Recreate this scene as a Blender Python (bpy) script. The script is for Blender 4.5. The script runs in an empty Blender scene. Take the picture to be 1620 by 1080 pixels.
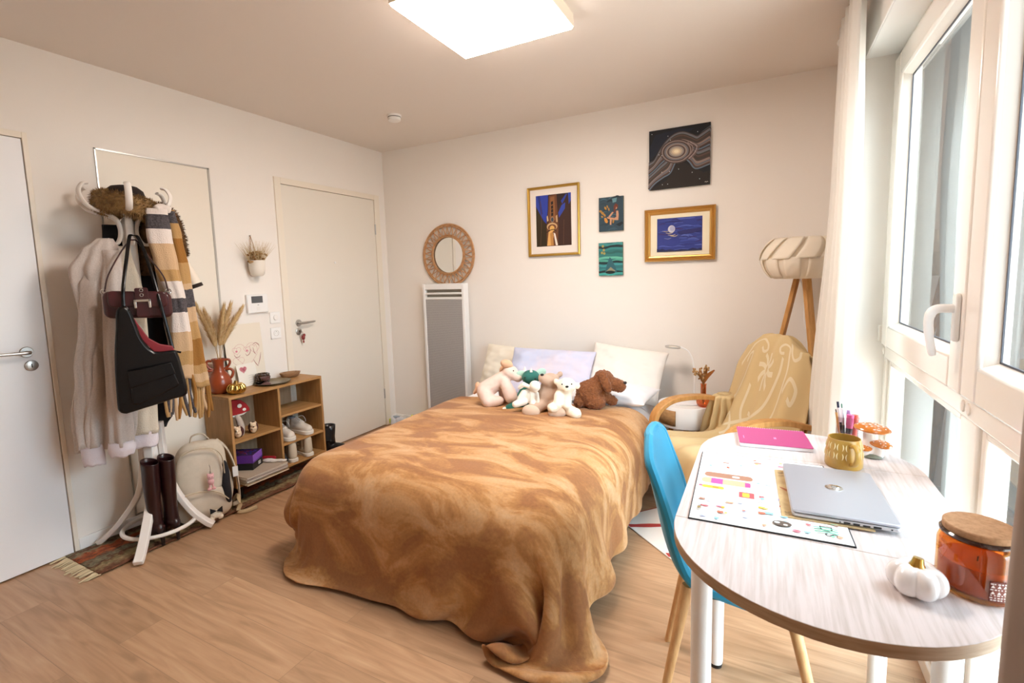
import bpy, bmesh, math, random
from mathutils import Vector, Matrix, Euler, Quaternion, noise
PI = math.pi
scene = bpy.context.scene
COL = scene.collection
R_ = random.Random(11)
def V(*a): return Vector(a)
def lin(h):
    h = h.lstrip('#'); o = []
    for i in (0, 2, 4):
        c = int(h[i:i+2], 16) / 255
        o.append(c / 12.92 if c <= .04045 else ((c + .055) / 1.055) ** 2.4)
    return (*o, 1)
# ------------------------------------------------------------------ materials
_mats = {}
def M(name, col, rough=.55, metal=0, var=None, bump=None, sheen=0, coat=0, trans=0, ior=1.45, emit=0, stretch=None, spec=.5, sss=0, wave=None, alpha=1):
    """var=(colour, noise scale, lo, hi, detail); bump=(scale, strength, distance); wave=(scale, distortion, colour, axis, lo, hi)"""
    if name in _mats: return _mats[name]
    m = bpy.data.materials.new(name); m.use_nodes = True
    nt = m.node_tree; N = nt.nodes; L = nt.links
    b = N['Principled BSDF']
    c = lin(col) if isinstance(col, str) else col
    b.inputs['Base Color'].default_value = c
    b.inputs['Roughness'].default_value = rough
    b.inputs['Metallic'].default_value = metal
    b.inputs['IOR'].default_value = ior
    b.inputs['Specular IOR Level'].default_value = spec
    if sheen:
        b.inputs['Sheen Weight'].default_value = sheen; b.inputs['Sheen Roughness'].default_value = .45
        b.inputs['Sheen Tint'].default_value = tuple(min(1, x * .6 + .35) for x in c[:3]) + (1,)
    if coat: b.inputs['Coat Weight'].default_value = coat; b.inputs['Coat Roughness'].default_value = .08
    if trans: b.inputs['Transmission Weight'].default_value = trans
    if sss: b.inputs['Subsurface Weight'].default_value = sss; b.inputs['Subsurface Radius'].default_value = (.02, .012, .008)
    if emit: b.inputs['Emission Color'].default_value = c; b.inputs['Emission Strength'].default_value = emit
    if alpha < 1: b.inputs['Alpha'].default_value = alpha
    src = None
    if var or bump or wave:
        tc = N.new('ShaderNodeTexCoord'); src = tc.outputs['Object']
        if stretch:
            mp = N.new('ShaderNodeMapping'); mp.inputs['Scale'].default_value = stretch
            L.new(src, mp.inputs['Vector']); src = mp.outputs['Vector']
    colsock = None
    if var:
        n = N.new('ShaderNodeTexNoise'); n.inputs['Scale'].default_value = var[1]
        n.inputs['Detail'].default_value = var[4] if len(var) > 4 else 5; n.inputs['Roughness'].default_value = .6
        L.new(src, n.inputs['Vector'])
        r = N.new('ShaderNodeValToRGB'); r.color_ramp.elements[0].position = var[2]; r.color_ramp.elements[1].position = var[3]
        r.color_ramp.elements[0].color = c; r.color_ramp.elements[1].color = lin(var[0])
        L.new(n.outputs['Fac'], r.inputs['Fac']); colsock = r.outputs['Color']
    if wave:
        w = N.new('ShaderNodeTexWave'); w.inputs['Scale'].default_value = wave[0]; w.inputs['Distortion'].default_value = wave[1]
        w.inputs['Detail'].default_value = 3; w.bands_direction = wave[3]; L.new(src, w.inputs['Vector'])
        r = N.new('ShaderNodeValToRGB'); r.color_ramp.elements[0].position = wave[4]; r.color_ramp.elements[1].position = wave[5]
        r.color_ramp.elements[0].color = (0, 0, 0, 1); r.color_ramp.elements[1].color = (1, 1, 1, 1)
        L.new(w.outputs['Fac'], r.inputs['Fac'])
        mx = N.new('ShaderNodeMix'); mx.data_type = 'RGBA'; L.new(r.outputs['Color'], mx.inputs['Factor'])
        if colsock: L.new(colsock, mx.inputs['A'])
        else: mx.inputs['A'].default_value = c
        mx.inputs['B'].default_value = lin(wave[2]); colsock = mx.outputs['Result']
    if colsock: L.new(colsock, b.inputs['Base Color'])
    if bump:
        n = N.new('ShaderNodeTexNoise'); n.inputs['Scale'].default_value = bump[0]; n.inputs['Detail'].default_value = 4
        L.new(src, n.inputs['Vector'])
        bp = N.new('ShaderNodeBump'); bp.inputs['Strength'].default_value = bump[1]; bp.inputs['Distance'].default_value = bump[2]
        L.new(n.outputs['Fac'], bp.inputs['Height']); L.new(bp.outputs['Normal'], b.inputs['Normal'])
    _mats[name] = m
    return m
# ------------------------------------------------------------------ objects
def tag(o, label=None, cat=None, group=None, kind=None):
    if label: o['label'] = label
    if cat: o['category'] = cat
    if group: o['group'] = group
    if kind: o['kind'] = kind
    return o
def thing(name, label, cat, loc=(0, 0, 0), rz=0, group=None, rot=None, kind=None):
    o = bpy.data.objects.new(name, None); COL.objects.link(o)
    o.empty_display_size = .05
    o.location = loc; o.rotation_euler = rot if rot else (0, 0, rz)
    return tag(o, label, cat, group, kind)
def root_matrix(o):
    m = Matrix.Identity(4)
    while o is not None: m = o.matrix_basis @ m; o = o.parent
    return m
def copy_tree(o, parent=None):
    c = o.copy(); COL.objects.link(c)
    if parent: c.parent = parent
    for ch in [x for x in bpy.data.objects if x.parent is o]: copy_tree(ch, c)
    return c
def link_mesh(name, me, mats, parent=None, smooth=True, angle=38, subsurf=0, solid=0, bevel=0, world=False, solid_off=0):
    for m in (mats if isinstance(mats, (list, tuple)) else [mats]): me.materials.append(m)
    if world and parent is not None: me.transform(root_matrix(parent).inverted())
    if smooth:
        me.polygons.foreach_set('use_smooth', [True] * len(me.polygons))
        if angle and not subsurf: me.set_sharp_from_angle(angle=math.radians(angle))
    o = bpy.data.objects.new(name, me); COL.objects.link(o)
    if parent is not None: o.parent = parent
    if solid:
        s = o.modifiers.new('solid', 'SOLIDIFY'); s.thickness = solid; s.offset = solid_off
    if bevel:
        s = o.modifiers.new('bevel', 'BEVEL'); s.width = bevel; s.segments = 2; s.limit_method = 'ANGLE'; s.angle_limit = math.radians(40)
    if subsurf:
        s = o.modifiers.new('sub', 'SUBSURF'); s.levels = subsurf; s.render_levels = subsurf
    return o
class MB:
    def __init__(s): s.v = []; s.f = []; s.mi = []; s.cur = 0; s.T = None
    def mat(s, i): s.cur = i; return s
    def add(s, vs, fs):
        b = len(s.v)
        for p in vs:
            p = Vector(p)
            s.v.append(s.T @ p if s.T is not None else p)
        for f in fs: s.f.append([i + b for i in f]); s.mi.append(s.cur)
        return s
    def box(s, lo, hi, rot=None):
        x0, y0, z0 = lo; x1, y1, z1 = hi
        vs = [V(x, y, z) for z in (z0, z1) for y in (y0, y1) for x in (x0, x1)]
        if rot is not None:
            c = (Vector(lo) + Vector(hi)) / 2; vs = [c + rot @ (v - c) for v in vs]
        return s.add(vs, [(0, 2, 3, 1), (4, 5, 7, 6), (0, 1, 5, 4), (2, 6, 7, 3), (0, 4, 6, 2), (1, 3, 7, 5)])
    def tube(s, pts, r, n=10, closed=False, flat=None, cap=True):
        """round tube along pts (r number or list); flat=(a,b,up) gives an oval/strip section"""
        pts = [Vector(p) for p in pts]; k = len(pts)
        rs = r if isinstance(r, (list, tuple)) else [r] * k
        vs = []; up = None
        for i, p in enumerate(pts):
            t = (pts[(i + 1) % k] - pts[i - 1]) if closed else (pts[min(i + 1, k - 1)] - pts[max(i - 1, 0)])
            t.normalize()
            if flat and len(flat) > 2:
                a = Vector(flat[2]); a = (a - t * a.dot(t))
                if a.length < 1e-5: a = t.orthogonal()
                a.normalize()
            elif up is None:
                a = t.orthogonal().normalized()
            else:
                a = up - t * up.dot(t)
                a = a.normalized() if a.length > 1e-6 else t.orthogonal().normalized()
            up = a; b = t.cross(a)
            fa, fb = (flat[0], flat[1]) if flat else (1, 1)
            for j in range(n):
                w = 2 * PI * j / n
                ca, sb = math.cos(w), math.sin(w)
                if flat and n == 4: ca, sb = (1, 1, -1, -1)[j], (1, -1, -1, 1)[j]
                vs.append(p + a * (ca * rs[i] * fa) + b * (sb * rs[i] * fb))
        fs = []
        for i in range(k if closed else k - 1):
            for j in range(n):
                q = (i + 1) % k
                fs.append((i * n + j, i * n + (j + 1) % n, q * n + (j + 1) % n, q * n + j))
        if not closed and cap: fs += [tuple(range(n))[::-1], tuple((k - 1) * n + j for j in range(n))]
        return s.add(vs, fs)
    def lathe(s, prof, n=24, c=(0, 0, 0), lobes=None, cap=True):
        """prof: (r, z) from bottom to top"""
        vs = []; k = len(prof)
        for r, z in prof:
            for j in range(n):
                w = 2 * PI * j / n; rr = r
                if lobes: rr = r * (1 - lobes[1] * (1 - abs(math.sin(w * lobes[0] / 2)) ** .7))
                vs.append((c[0] + rr * math.cos(w), c[1] + rr * math.sin(w), c[2] + z))
        fs = [(i * n + j, i * n + (j + 1) % n, (i + 1) * n + (j + 1) % n, (i + 1) * n + j) for i in range(k - 1) for j in range(n)]
        if cap: fs += [tuple(range(n))[::-1], tuple((k - 1) * n + j for j in range(n))]
        return s.add(vs, fs)
    def ball(s, c, r, rot=None, n=14, m=9, fn=None):
        c = Vector(c); r = Vector(r) if hasattr(r, '__len__') else V(r, r, r)
        q = Euler(rot).to_matrix() if rot is not None else Matrix.Identity(3)
        vs = []
        for i in range(1, m):
            a = PI * i / m
            for j in range(n):
                w = 2 * PI * j / n
                p = V(math.sin(a) * math.cos(w), math.sin(a) * math.sin(w), math.cos(a))
                vs.append(c + q @ V(p.x * r.x, p.y * r.y, p.z * r.z))
        t = len(vs); vs += [c + q @ V(0, 0, r.z), c + q @ V(0, 0, -r.z)]
        fs = [(i * n + j, (i + 1) * n + j, (i + 1) * n + (j + 1) % n, i * n + (j + 1) % n) for i in range(m - 2) for j in range(n)]
        fs += [(t, j, (j + 1) % n) for j in range(n)] + [(t + 1, (m - 2) * n + (j + 1) % n, (m - 2) * n + j) for j in range(n)]
        return s.add(vs, fs)
    def grid(s, fn, nu, nv, closeu=False):
        vs = [Vector(fn(i / nu, j / nv)) for j in range(nv + 1) for i in range(nu + (0 if closeu else 1))]
        w = nu if closeu else nu + 1
        fs = [(j * w + i, j * w + (i + 1) % w, (j + 1) * w + (i + 1) % w, (j + 1) * w + i) for j in range(nv) for i in range(nu)]
        return s.add(vs, fs)
    def prism(s, pts, z0, z1):
        n = len(pts)
        vs = [(x, y, z0) for x, y in pts] + [(x, y, z1) for x, y in pts]
        return s.add(vs, [tuple(range(n))[::-1], tuple(range(n, 2 * n))] + [(i, (i + 1) % n, n + (i + 1) % n, n + i) for i in range(n)])
    def poly(s, pts): return s.add(pts, [tuple(range(len(pts)))])
    def mesh(s, name, fix=True):
        me = bpy.data.meshes.new(name); me.from_pydata([tuple(p) for p in s.v], [], s.f)
        if any(s.mi): me.polygons.foreach_set('material_index', s.mi)
        me.validate()
        if fix:
            bm = bmesh.new(); bm.from_mesh(me); bmesh.ops.recalc_face_normals(bm, faces=bm.faces); bm.to_mesh(me); bm.free()
        me.update(); return me
    def build(s, name, mats, parent=None, **k): return link_mesh(name, s.mesh(name), mats, parent, **k)
def capsule(mb, p0, p1, r0, r1, n=12):
    p0, p1 = Vector(p0), Vector(p1); t = (p1 - p0); L = t.length; t.normalize()
    pts = []; rs = []
    for i in range(5): a = PI / 2 * (1 - i / 4); pts.append(p0 - t * r0 * math.sin(a)); rs.append(max(.0008, r0 * math.cos(a)))
    for i in range(5): a = PI / 2 * i / 4; pts.append(p1 + t * r1 * math.sin(a)); rs.append(max(.0008, r1 * math.cos(a)))
    return mb.tube(pts, rs, n)
def blob(name, prims, mat, parent, voxel=.006, smooth=3, fuzz=0, fscale=60, world=False):
    """prims ('s',centre,radius[,rot]) and ('c',p0,p1,r0,r1) fused into one continuous surface"""
    mb = MB()
    for p in prims:
        if p[0] == 's': mb.ball(p[1], p[2], p[3] if len(p) > 3 else None, 20, 14)
        else: capsule(mb, *p[1:], n=16)
    me = mb.mesh('tmp'); o = bpy.data.objects.new('tmp', me); COL.objects.link(o)
    r = o.modifiers.new('r', 'REMESH'); r.mode = 'VOXEL'; r.voxel_size = voxel
    if smooth:
        q = o.modifiers.new('s', 'SMOOTH'); q.iterations = smooth; q.factor = .5
    dg = bpy.context.evaluated_depsgraph_get(); dg.update()
    out = bpy.data.meshes.new_from_object(o.evaluated_get(dg)); out.name = name
    bpy.data.objects.remove(o); bpy.data.meshes.remove(me)
    if fuzz:
        out.update()
        for v in out.vertices: v.co = v.co + v.normal * (noise.noise(v.co * fscale) * fuzz)
    return link_mesh(name, out, mat, parent, angle=0, world=world)
def spline(pts, n=8, closed=False):
    """Catmull-Rom through pts"""
    P = [Vector(p) for p in pts]; out = []; k = len(P)
    rng = range(k) if closed else range(k - 1)
    for i in rng:
        p0 = P[(i - 1) % k] if closed or i > 0 else P[0] * 2 - P[1]
        p1 = P[i]; p2 = P[(i + 1) % k]
        p3 = P[(i + 2) % k] if closed or i + 2 < k else P[-1] * 2 - P[-2]
        for j in range(n):
            t = j / n
            out.append(.5 * ((2 * p1) + (p2 - p0) * t + (2 * p0 - 5 * p1 + 4 * p2 - p3) * t * t + (3 * p1 - p0 - 3 * p2 + p3) * t ** 3))
    if not closed: out.append(P[-1])
    return out
def lerp(a, b, t): return a + (b - a) * t
def smooth01(t): t = min(1, max(0, t)); return t * t * (3 - 2 * t)
def pw(t, keys):
    """piecewise smooth interpolation of keys [(t, value)]"""
    if t <= keys[0][0]: return keys[0][1]
    for (a, x), (b, y) in zip(keys, keys[1:]):
        if t <= b: return x + (y - x) * smooth01((t - a) / (b - a))
    return keys[-1][1]
def rrect(cx, cy, w, h, r, n=5):
    o = []
    for sx, sy, a0 in ((1, 1, 0), (-1, 1, 90), (-1, -1, 180), (1, -1, 270)):
        for i in range(n + 1):
            a = math.radians(a0 + 90 * i / n)
            o.append((cx + sx * (w / 2 - r) + r * math.cos(a), cy + sy * (h / 2 - r) + r * math.sin(a)))
    return o
def ell(cx, cy, rx, ry, n=20, rot=0):
    c, s = math.cos(rot), math.sin(rot)
    return [(cx + rx * math.cos(2 * PI * i / n) * c - ry * math.sin(2 * PI * i / n) * s, cy + rx * math.cos(2 * PI * i / n) * s + ry * math.sin(2 * PI * i / n) * c) for i in range(n)]
class Art:
    """flat coloured shapes on a picture surface: u right 0..1, v down 0..1, each layer a hair in front of the last"""
    def __init__(s, w, h, place, step=.00012): s.mb = MB(); s.w = w; s.h = h; s.place = place; s.k = 0; s.mats = []; s.step = step
    def _m(s, col):
        m = M('paint_' + col.strip('#'), col, .7) if isinstance(col, str) else col
        if m not in s.mats: s.mats.append(m)
        s.mb.mat(s.mats.index(m))
    def poly(s, col, pts, same=False):
        s._m(col)
        if not same: s.k += 1
        # triangulate through Blender to allow concave outlines
        from mathutils.geometry import tessellate_polygon
        p3 = [s.place(u * s.w, -v * s.h, s.k * s.step) for u, v in pts]
        tris = tessellate_polygon([[Vector((u, v, 0)) for u, v in pts]])
        fs = []
        for a, b, c in tris:
            ar = (pts[b][0] - pts[a][0]) * (pts[c][1] - pts[a][1]) - (pts[b][1] - pts[a][1]) * (pts[c][0] - pts[a][0])
            fs.append((a, c, b) if ar > 0 else (a, b, c))
        s.mb.add(p3, fs); return s
    def line(s, col, pts, wd, sm=6, taper=False, closed=False):
        s._m(col); s.k += 1
        P = spline([(p[0] * s.w, p[1] * s.h, 0) for p in pts], sm, closed) if sm else [V(p[0] * s.w, p[1] * s.h, 0) for p in pts]
        if closed: P.append(P[0])
        vs = []; n = len(P)
        for i, p in enumerate(P):
            t = P[min(i + 1, n - 1)] - P[max(i - 1, 0)]
            if t.length < 1e-9: t = V(1, 0, 0)
            t.normalize(); q = V(-t.y, t.x, 0) * wd * s.w / 2
            if taper: q *= (.25 + .75 * math.sin(PI * (i + .5) / n))
            a, b = p + q, p - q
            vs += [s.place(a.x, -a.y, s.k * s.step), s.place(b.x, -b.y, s.k * s.step)]
        s.mb.add(vs, [(2 * i, 2 * i + 2, 2 * i + 3, 2 * i + 1) for i in range(n - 1)]); return s
    def oval(s, col, u, v, ru, rv, rot=0, n=20): return s.poly(col, ell(u, v, ru, rv, n, rot))
    def build(s, name, parent, world=False): return s.mb.build(name, s.mats, parent, smooth=False, world=world)
def tinted_glass(name, col, tint=1.0, refl=.08):
    if name in _mats: return _mats[name]
    m = bpy.data.materials.new(name); m.use_nodes = True; _mats[name] = m
    N = m.node_tree.nodes; L = m.node_tree.links; N.clear(); o = N.new('ShaderNodeOutputMaterial')
    t = N.new('ShaderNodeBsdfTransparent'); t.inputs['Color'].default_value = lin(col); g = N.new('ShaderNodeBsdfGlossy'); g.inputs['Roughness'].default_value = .03
    lw = N.new('ShaderNodeLayerWeight'); lw.inputs['Blend'].default_value = .5; p = N.new('ShaderNodeMath'); p.operation = 'POWER'; L.new(lw.outputs['Facing'], p.inputs[0]); p.inputs[1].default_value = 4
    f = N.new('ShaderNodeMath'); f.operation = 'MULTIPLY_ADD'; L.new(p.outputs[0], f.inputs[0]); f.inputs[1].default_value = .6; f.inputs[2].default_value = refl
    x = N.new('ShaderNodeMixShader'); L.new(f.outputs[0], x.inputs['Fac']); L.new(t.outputs['BSDF'], x.inputs[1]); L.new(g.outputs['BSDF'], x.inputs[2]); L.new(x.outputs['Shader'], o.inputs['Surface'])
    return m
def text_mesh(body, size, extrude=0):
    cu = bpy.data.curves.new('txt', 'FONT'); cu.body = body; cu.size = size; cu.extrude = extrude; cu.align_x = 'CENTER'; cu.align_y = 'CENTER'
    o = bpy.data.objects.new('txt', cu); COL.objects.link(o)
    dg = bpy.context.evaluated_depsgraph_get(); dg.update()
    me = bpy.data.meshes.new_from_object(o.evaluated_get(dg)); bpy.data.objects.remove(o); return me
def add_text(mb, body, size, T, extrude=0, shear=0):
    me = text_mesh(body, size, extrude)
    mb.add([T @ V(v.co.x + shear * v.co.y, v.co.y, v.co.z) for v in me.vertices], [tuple(p.vertices) for p in me.polygons]); bpy.data.meshes.remove(me)
def along(P_, t): k = len(P_) - 1; f = min(max(t, 0), 1) * k; i = min(int(f), k - 1); return P_[i].lerp(P_[i + 1], f - i)
# ================================================================== camera
F = 773.2861
yaw, pit, rol = .4922, -.1058, -.0309
fw = V(-math.sin(yaw) * math.cos(pit), math.cos(yaw) * math.cos(pit), math.sin(pit))
rt = fw.cross(V(0, 0, 1)).normalized(); up = rt.cross(fw)
CR = rt * math.cos(rol) + up * math.sin(rol); CU = -rt * math.sin(rol) + up * math.cos(rol)
cd = bpy.data.cameras.new('camera'); cam = bpy.data.objects.new('camera', cd); COL.objects.link(cam)
cam.matrix_world = Matrix(((CR.x, CU.x, -fw.x, 3.0787), (CR.y, CU.y, -fw.y, -3.5309), (CR.z, CU.z, -fw.z, 1.3373), (0, 0, 0, 1)))
cd.sensor_width = 36; cd.lens = F / 1620 * 36; cd.shift_x = 14.7755 / 1620; cd.shift_y = -20.2717 / 1620
cd.clip_start = .02
cd.dof.use_dof = True; cd.dof.focus_distance = 2.9; cd.dof.aperture_fstop = 8.0
scene.camera = cam
# ================================================================== shared materials
m_wall = M('wall_paint', '#ece6df', .75, bump=(220, .12, .002))
m_ceil = M('ceiling_paint', '#e2d9d0', .85)
m_door = M('door_paint', '#e6dfd3', .42)
m_doorw = M('white_door_paint', '#eeeef0', .42)
m_frame = M('frame_paint', '#eae1d2', .45)
m_white = M('white_lacquer', '#efeeec', .35)
m_wmat = M('matt_white', '#eceae6', .6)
m_pvc = M('white_window_plastic', '#e6ddd3', .22, coat=.3)
m_steel = M('brushed_steel', '#b9b6b2', .32, 1)
m_alu = M('aluminium', '#c4c2be', .35, 1)
m_dark = M('dark_gap', '#24201d', .8)
m_chrome = M('chrome', '#d8d8d8', .12, 1)
m_black = M('black_plastic', '#151515', .4)
H = 2.486; WX = 3.45
# floor with oak planks running along x
def floor_mat():
    m = bpy.data.materials.new('oak_laminate'); m.use_nodes = True; nt = m.node_tree; N = nt.nodes; L = nt.links; b = N['Principled BSDF']
    tc = N.new('ShaderNodeTexCoord'); mp = N.new('ShaderNodeMapping'); mp.inputs['Location'].default_value = (.335, .0775, 0); L.new(tc.outputs['Object'], mp.inputs['Vector'])
    br = N.new('ShaderNodeTexBrick'); br.inputs['Scale'].default_value = 1; br.inputs['Brick Width'].default_value = 1.29; br.inputs['Row Height'].default_value = .1555
    br.inputs['Mortar Size'].default_value = .0012; br.inputs['Mortar Smooth'].default_value = .4; br.offset = .458; br.inputs['Bias'].default_value = 0
    br.inputs['Color1'].default_value = (0, 0, 0, 1); br.inputs['Color2'].default_value = (1, 1, 1, 1); br.inputs['Mortar'].default_value = (.5, .5, .5, 1)
    L.new(mp.outputs['Vector'], br.inputs['Vector'])
    # each plank shifts its own grain
    off = N.new('ShaderNodeVectorMath'); off.operation = 'MULTIPLY_ADD'
    L.new(br.outputs['Color'], off.inputs[0]); off.inputs[1].default_value = (3.1, 7.7, 5.3); L.new(mp.outputs['Vector'], off.inputs[2])
    m2 = N.new('ShaderNodeMapping'); m2.inputs['Scale'].default_value = (1.6, 16, 1); L.new(off.outputs['Vector'], m2.inputs['Vector'])
    n1 = N.new('ShaderNodeTexNoise'); n1.inputs['Scale'].default_value = 1.5; n1.inputs['Detail'].default_value = 8; n1.inputs['Distortion'].default_value = 1.4; L.new(m2.outputs['Vector'], n1.inputs['Vector'])
    r1 = N.new('ShaderNodeValToRGB'); e = r1.color_ramp.elements; e[0].position = .3; e[0].color = lin('#9f7c5c'); e[1].position = .72; e[1].color = lin('#be9a78')
    x = e.new(.5); x.color = lin('#b28c6b'); L.new(n1.outputs['Fac'], r1.inputs['Fac'])
    m3 = N.new('ShaderNodeMapping'); m3.inputs['Scale'].default_value = (5, 140, 1); L.new(off.outputs['Vector'], m3.inputs['Vector'])
    n2 = N.new('ShaderNodeTexNoise'); n2.inputs['Scale'].default_value = 1; n2.inputs['Detail'].default_value = 3; L.new(m3.outputs['Vector'], n2.inputs['Vector'])
    # knots
    vo = N.new('ShaderNodeTexVoronoi'); vo.inputs['Scale'].default_value = 1; m4 = N.new('ShaderNodeMapping'); m4.inputs['Scale'].default_value = (1.9, 4.2, 1)
    L.new(off.outputs['Vector'], m4.inputs['Vector']); L.new(m4.outputs['Vector'], vo.inputs['Vector'])
    rk = N.new('ShaderNodeValToRGB'); rk.color_ramp.elements[0].position = .02; rk.color_ramp.elements[0].color = (.45, .45, .45, 1); rk.color_ramp.elements[1].position = .13; rk.color_ramp.elements[1].color = (1, 1, 1, 1)
    L.new(vo.outputs['Distance'], rk.inputs['Fac'])
    a = N.new('ShaderNodeMix'); a.data_type = 'RGBA'; a.blend_type = 'MULTIPLY'; a.inputs['Factor'].default_value = .8; L.new(r1.outputs['Color'], a.inputs['A']); L.new(rk.outputs['Color'], a.inputs['B'])
    g = N.new('ShaderNodeMapRange'); g.inputs['To Min'].default_value = .90; g.inputs['To Max'].default_value = 1.10; L.new(n2.outputs['Fac'], g.inputs['Value'])
    c = N.new('ShaderNodeMix'); c.data_type = 'RGBA'; c.blend_type = 'MULTIPLY'; c.inputs['Factor'].default_value = 1; L.new(a.outputs['Result'], c.inputs['A']); L.new(g.outputs['Result'], c.inputs['B'])
    pv = N.new('ShaderNodeMapRange'); pv.inputs['To Min'].default_value = .88; pv.inputs['To Max'].default_value = 1.07; L.new(br.outputs['Color'], pv.inputs['Value'])
    d = N.new('ShaderNodeMix'); d.data_type = 'RGBA'; d.blend_type = 'MULTIPLY'; d.inputs['Factor'].default_value = 1; L.new(c.outputs['Result'], d.inputs['A']); L.new(pv.outputs['Result'], d.inputs['B'])
    sm = N.new('ShaderNodeMapRange'); sm.inputs['To Min'].default_value = 1; sm.inputs['To Max'].default_value = .66; L.new(br.outputs['Fac'], sm.inputs['Value'])
    f = N.new('ShaderNodeMix'); f.data_type = 'RGBA'; f.blend_type = 'MULTIPLY'; f.inputs['Factor'].default_value = 1; L.new(d.outputs['Result'], f.inputs['A']); L.new(sm.outputs['Result'], f.inputs['B'])
    L.new(f.outputs['Result'], b.inputs['Base Color']); b.inputs['Roughness'].default_value = .38
    bp = N.new('ShaderNodeBump'); bp.inputs['Strength'].default_value = .08; bp.inputs['Distance'].default_value = .002; L.new(n2.outputs['Fac'], bp.inputs['Height']); L.new(bp.outputs['Normal'], b.inputs['Normal'])
    return m
def struct(name, mb, m, label, cat, parent=None, **k):
    o = mb.build(name, m, parent, **k)
    if parent is None: tag(o, label, cat, kind='structure')
    return o
YF = -4.75
struct('floor', MB().box((-.12, YF - .12, -.1), (WX + .25, .12, 0)), floor_mat(), 'light oak laminate floor with long planks', 'floor', smooth=False)
struct('ceiling', MB().box((-.12, YF - .12, H), (WX + .25, .12, H + .1)), m_ceil, 'plain off-white ceiling over the whole room', 'ceiling', smooth=False)
struct('wall_back', MB().box((-.12, 0, 0), (WX + .25, .12, H)), m_wall, 'white wall behind the bed with five pictures on it', 'wall', smooth=False)
struct('wall_front', MB().box((-.12, YF - .12, 0), (WX + .25, YF, H)), m_wall, 'white wall opposite the bed', 'wall', smooth=False)
OP = [(-3.42, -2.472, 0, 2.0764), (-2.209, -1.611, .07, 2.0663), (-1.154, -.0845, 0, 2.0917)]
w = MB(); y = YF
for a, b_, z0, z1 in OP:
    w.box((-.12, y, 0), (0, a, H)); w.box((-.12, a, z1), (0, b_, H))
    if z0: w.box((-.12, a, 0), (0, b_, z0))
    y = b_
w.box((-.12, y, 0), (0, 0, H))
struct('wall_left', w, m_wall, 'white wall with two doors and a tall closet panel', 'wall', smooth=False)
YR0, YR1, ZR = -.79, -2.64, 2.235
w = MB().box((WX, YR0, 0), (WX + .185, 0, H)).box((WX, YR1, ZR), (WX + .25, YR0, H)).box((WX, YF, 0), (WX + .25, YR1, H))
struct('wall_right', w, m_wall, 'white wall around the tall window', 'wall', smooth=False)
# baseboards
bb = MB().box((0, -2.472, 0), (.012, -1.154, .07)).box((0, -.0845, 0), (.012, -.012, .07)).box((0, YF, 0), (.012, -3.42, .07))
struct('baseboard_left', bb, m_white, 'low white baseboard along the door wall', 'baseboard', bevel=.002)
struct('baseboard_back', MB().box((0, -.012, 0), (WX, 0, .07)), m_white, 'low white baseboard along the bed wall', 'baseboard', bevel=.002)
struct('wall_backdrop', MB().box((WX + .186, YR0, -.1), (4.7, YR0 + .12, 3.2)), M('backdrop_render', '#45423f', .9, bump=(120, .3, .003)), 'added dark wall outside that dims the view through the window panes', 'wall', smooth=False)  # invented outer wall, hides the bright sky so pane reflections show
# ------------------------------------------------------------------ doors
def lever(parent, yz, direction, zlock, y_lock, mat=m_steel, length=.115):
    y, z = yz
    h = MB(); h.lathe([(.0255, 0), (.0255, .006), (.023, .009), (.010, .009)], 28)
    q = Matrix.Translation((.006, y, z)) @ Matrix.Rotation(PI / 2, 4, 'Y'); h.v = [q @ p for p in h.v]
    hd = h.build('handle', mat, parent)
    l = MB().tube(spline([(.012, y, z), (.046, y, z), (.055, y + direction * .012, z), (.055, y + direction * .05, z + .001), (.052, y + direction * length, z + .004)], 5), [.009] * 12 + [.0085] * 4 + [.0075] * 4 + [.006], 12)
    l.build('lever', mat, hd)
    k = MB().lathe([(.0255, 0), (.0255, .006), (.022, .008), (.0, .008)], 28)
    q = Matrix.Translation((.006, y_lock, zlock)) @ Matrix.Rotation(PI / 2, 4, 'Y'); k.v = [q @ p for p in k.v]
    lk = k.build('lock', mat, parent)
    MB().box((.014, y_lock - .002, zlock - .009), (.0146, y_lock + .002, zlock + .009)).build('keyhole', m_dark, lk)
def door(name, y0, y1, ztop, fy0, fy1, fz, mleaf, mframe, label):
    r = thing(name, label, 'door', (0, 0, 0), kind='structure')
    f = MB().box((-.06, fy0, 0), (.012, y0 - .003, fz)).box((-.06, y1 + .003, 0), (.012, fy1, fz)).box((-.06, y0 - .003, ztop + .003), (.012, y1 + .003, fz))
    f.build('frame', mframe, r, bevel=.002)
    MB().box((-.05, y0 - .003, .0), (-.045, y1 + .003, ztop + .003)).build('rebate', m_dark, r)
    MB().box((-.04, y0, .008), (.006, y1, ztop)).build('leaf', mleaf, r, bevel=.0015)
    return r
d1 = door('door_1', -1.1, -.1515, 2.045, -1.154, -.0845, 2.0917, m_door, m_frame, 'cream entry door with lever handle beside the corner')
lever(d1, (-1.035, 1.04), 1, .978, -1.04)
for z in (1.79, .3): MB().tube([(.009, -.149, z - .045), (.009, -.149, z + .045)], .006, 10).build('hinge', m_steel, d1)
MB().lathe([(.009, 0), (.009, .003), (.006, .004)], 16).build('peephole', m_white, d1).matrix_basis = Matrix.Translation((.005, -.639, 1.493)) @ Matrix.Rotation(PI / 2, 4, 'Y')
d2 = door('door_2', -3.39, -2.4948, 2.045, -3.42, -2.472, 2.0764, m_doorw, m_frame, 'white inner door with lever handle at the left edge of the view')
lever(d2, (-2.575, 1.052), -1, .986, -2.563, length=.125)
cp = thing('door_3', 'tall white closet panel edged with thin aluminium behind the coat rack', 'door', kind='structure')
MB().box((-.03, -2.2, .08), (.002, -1.62, 2.058)).build('panel', M('closet_panel', '#e9e0d2', .4), cp)
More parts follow.
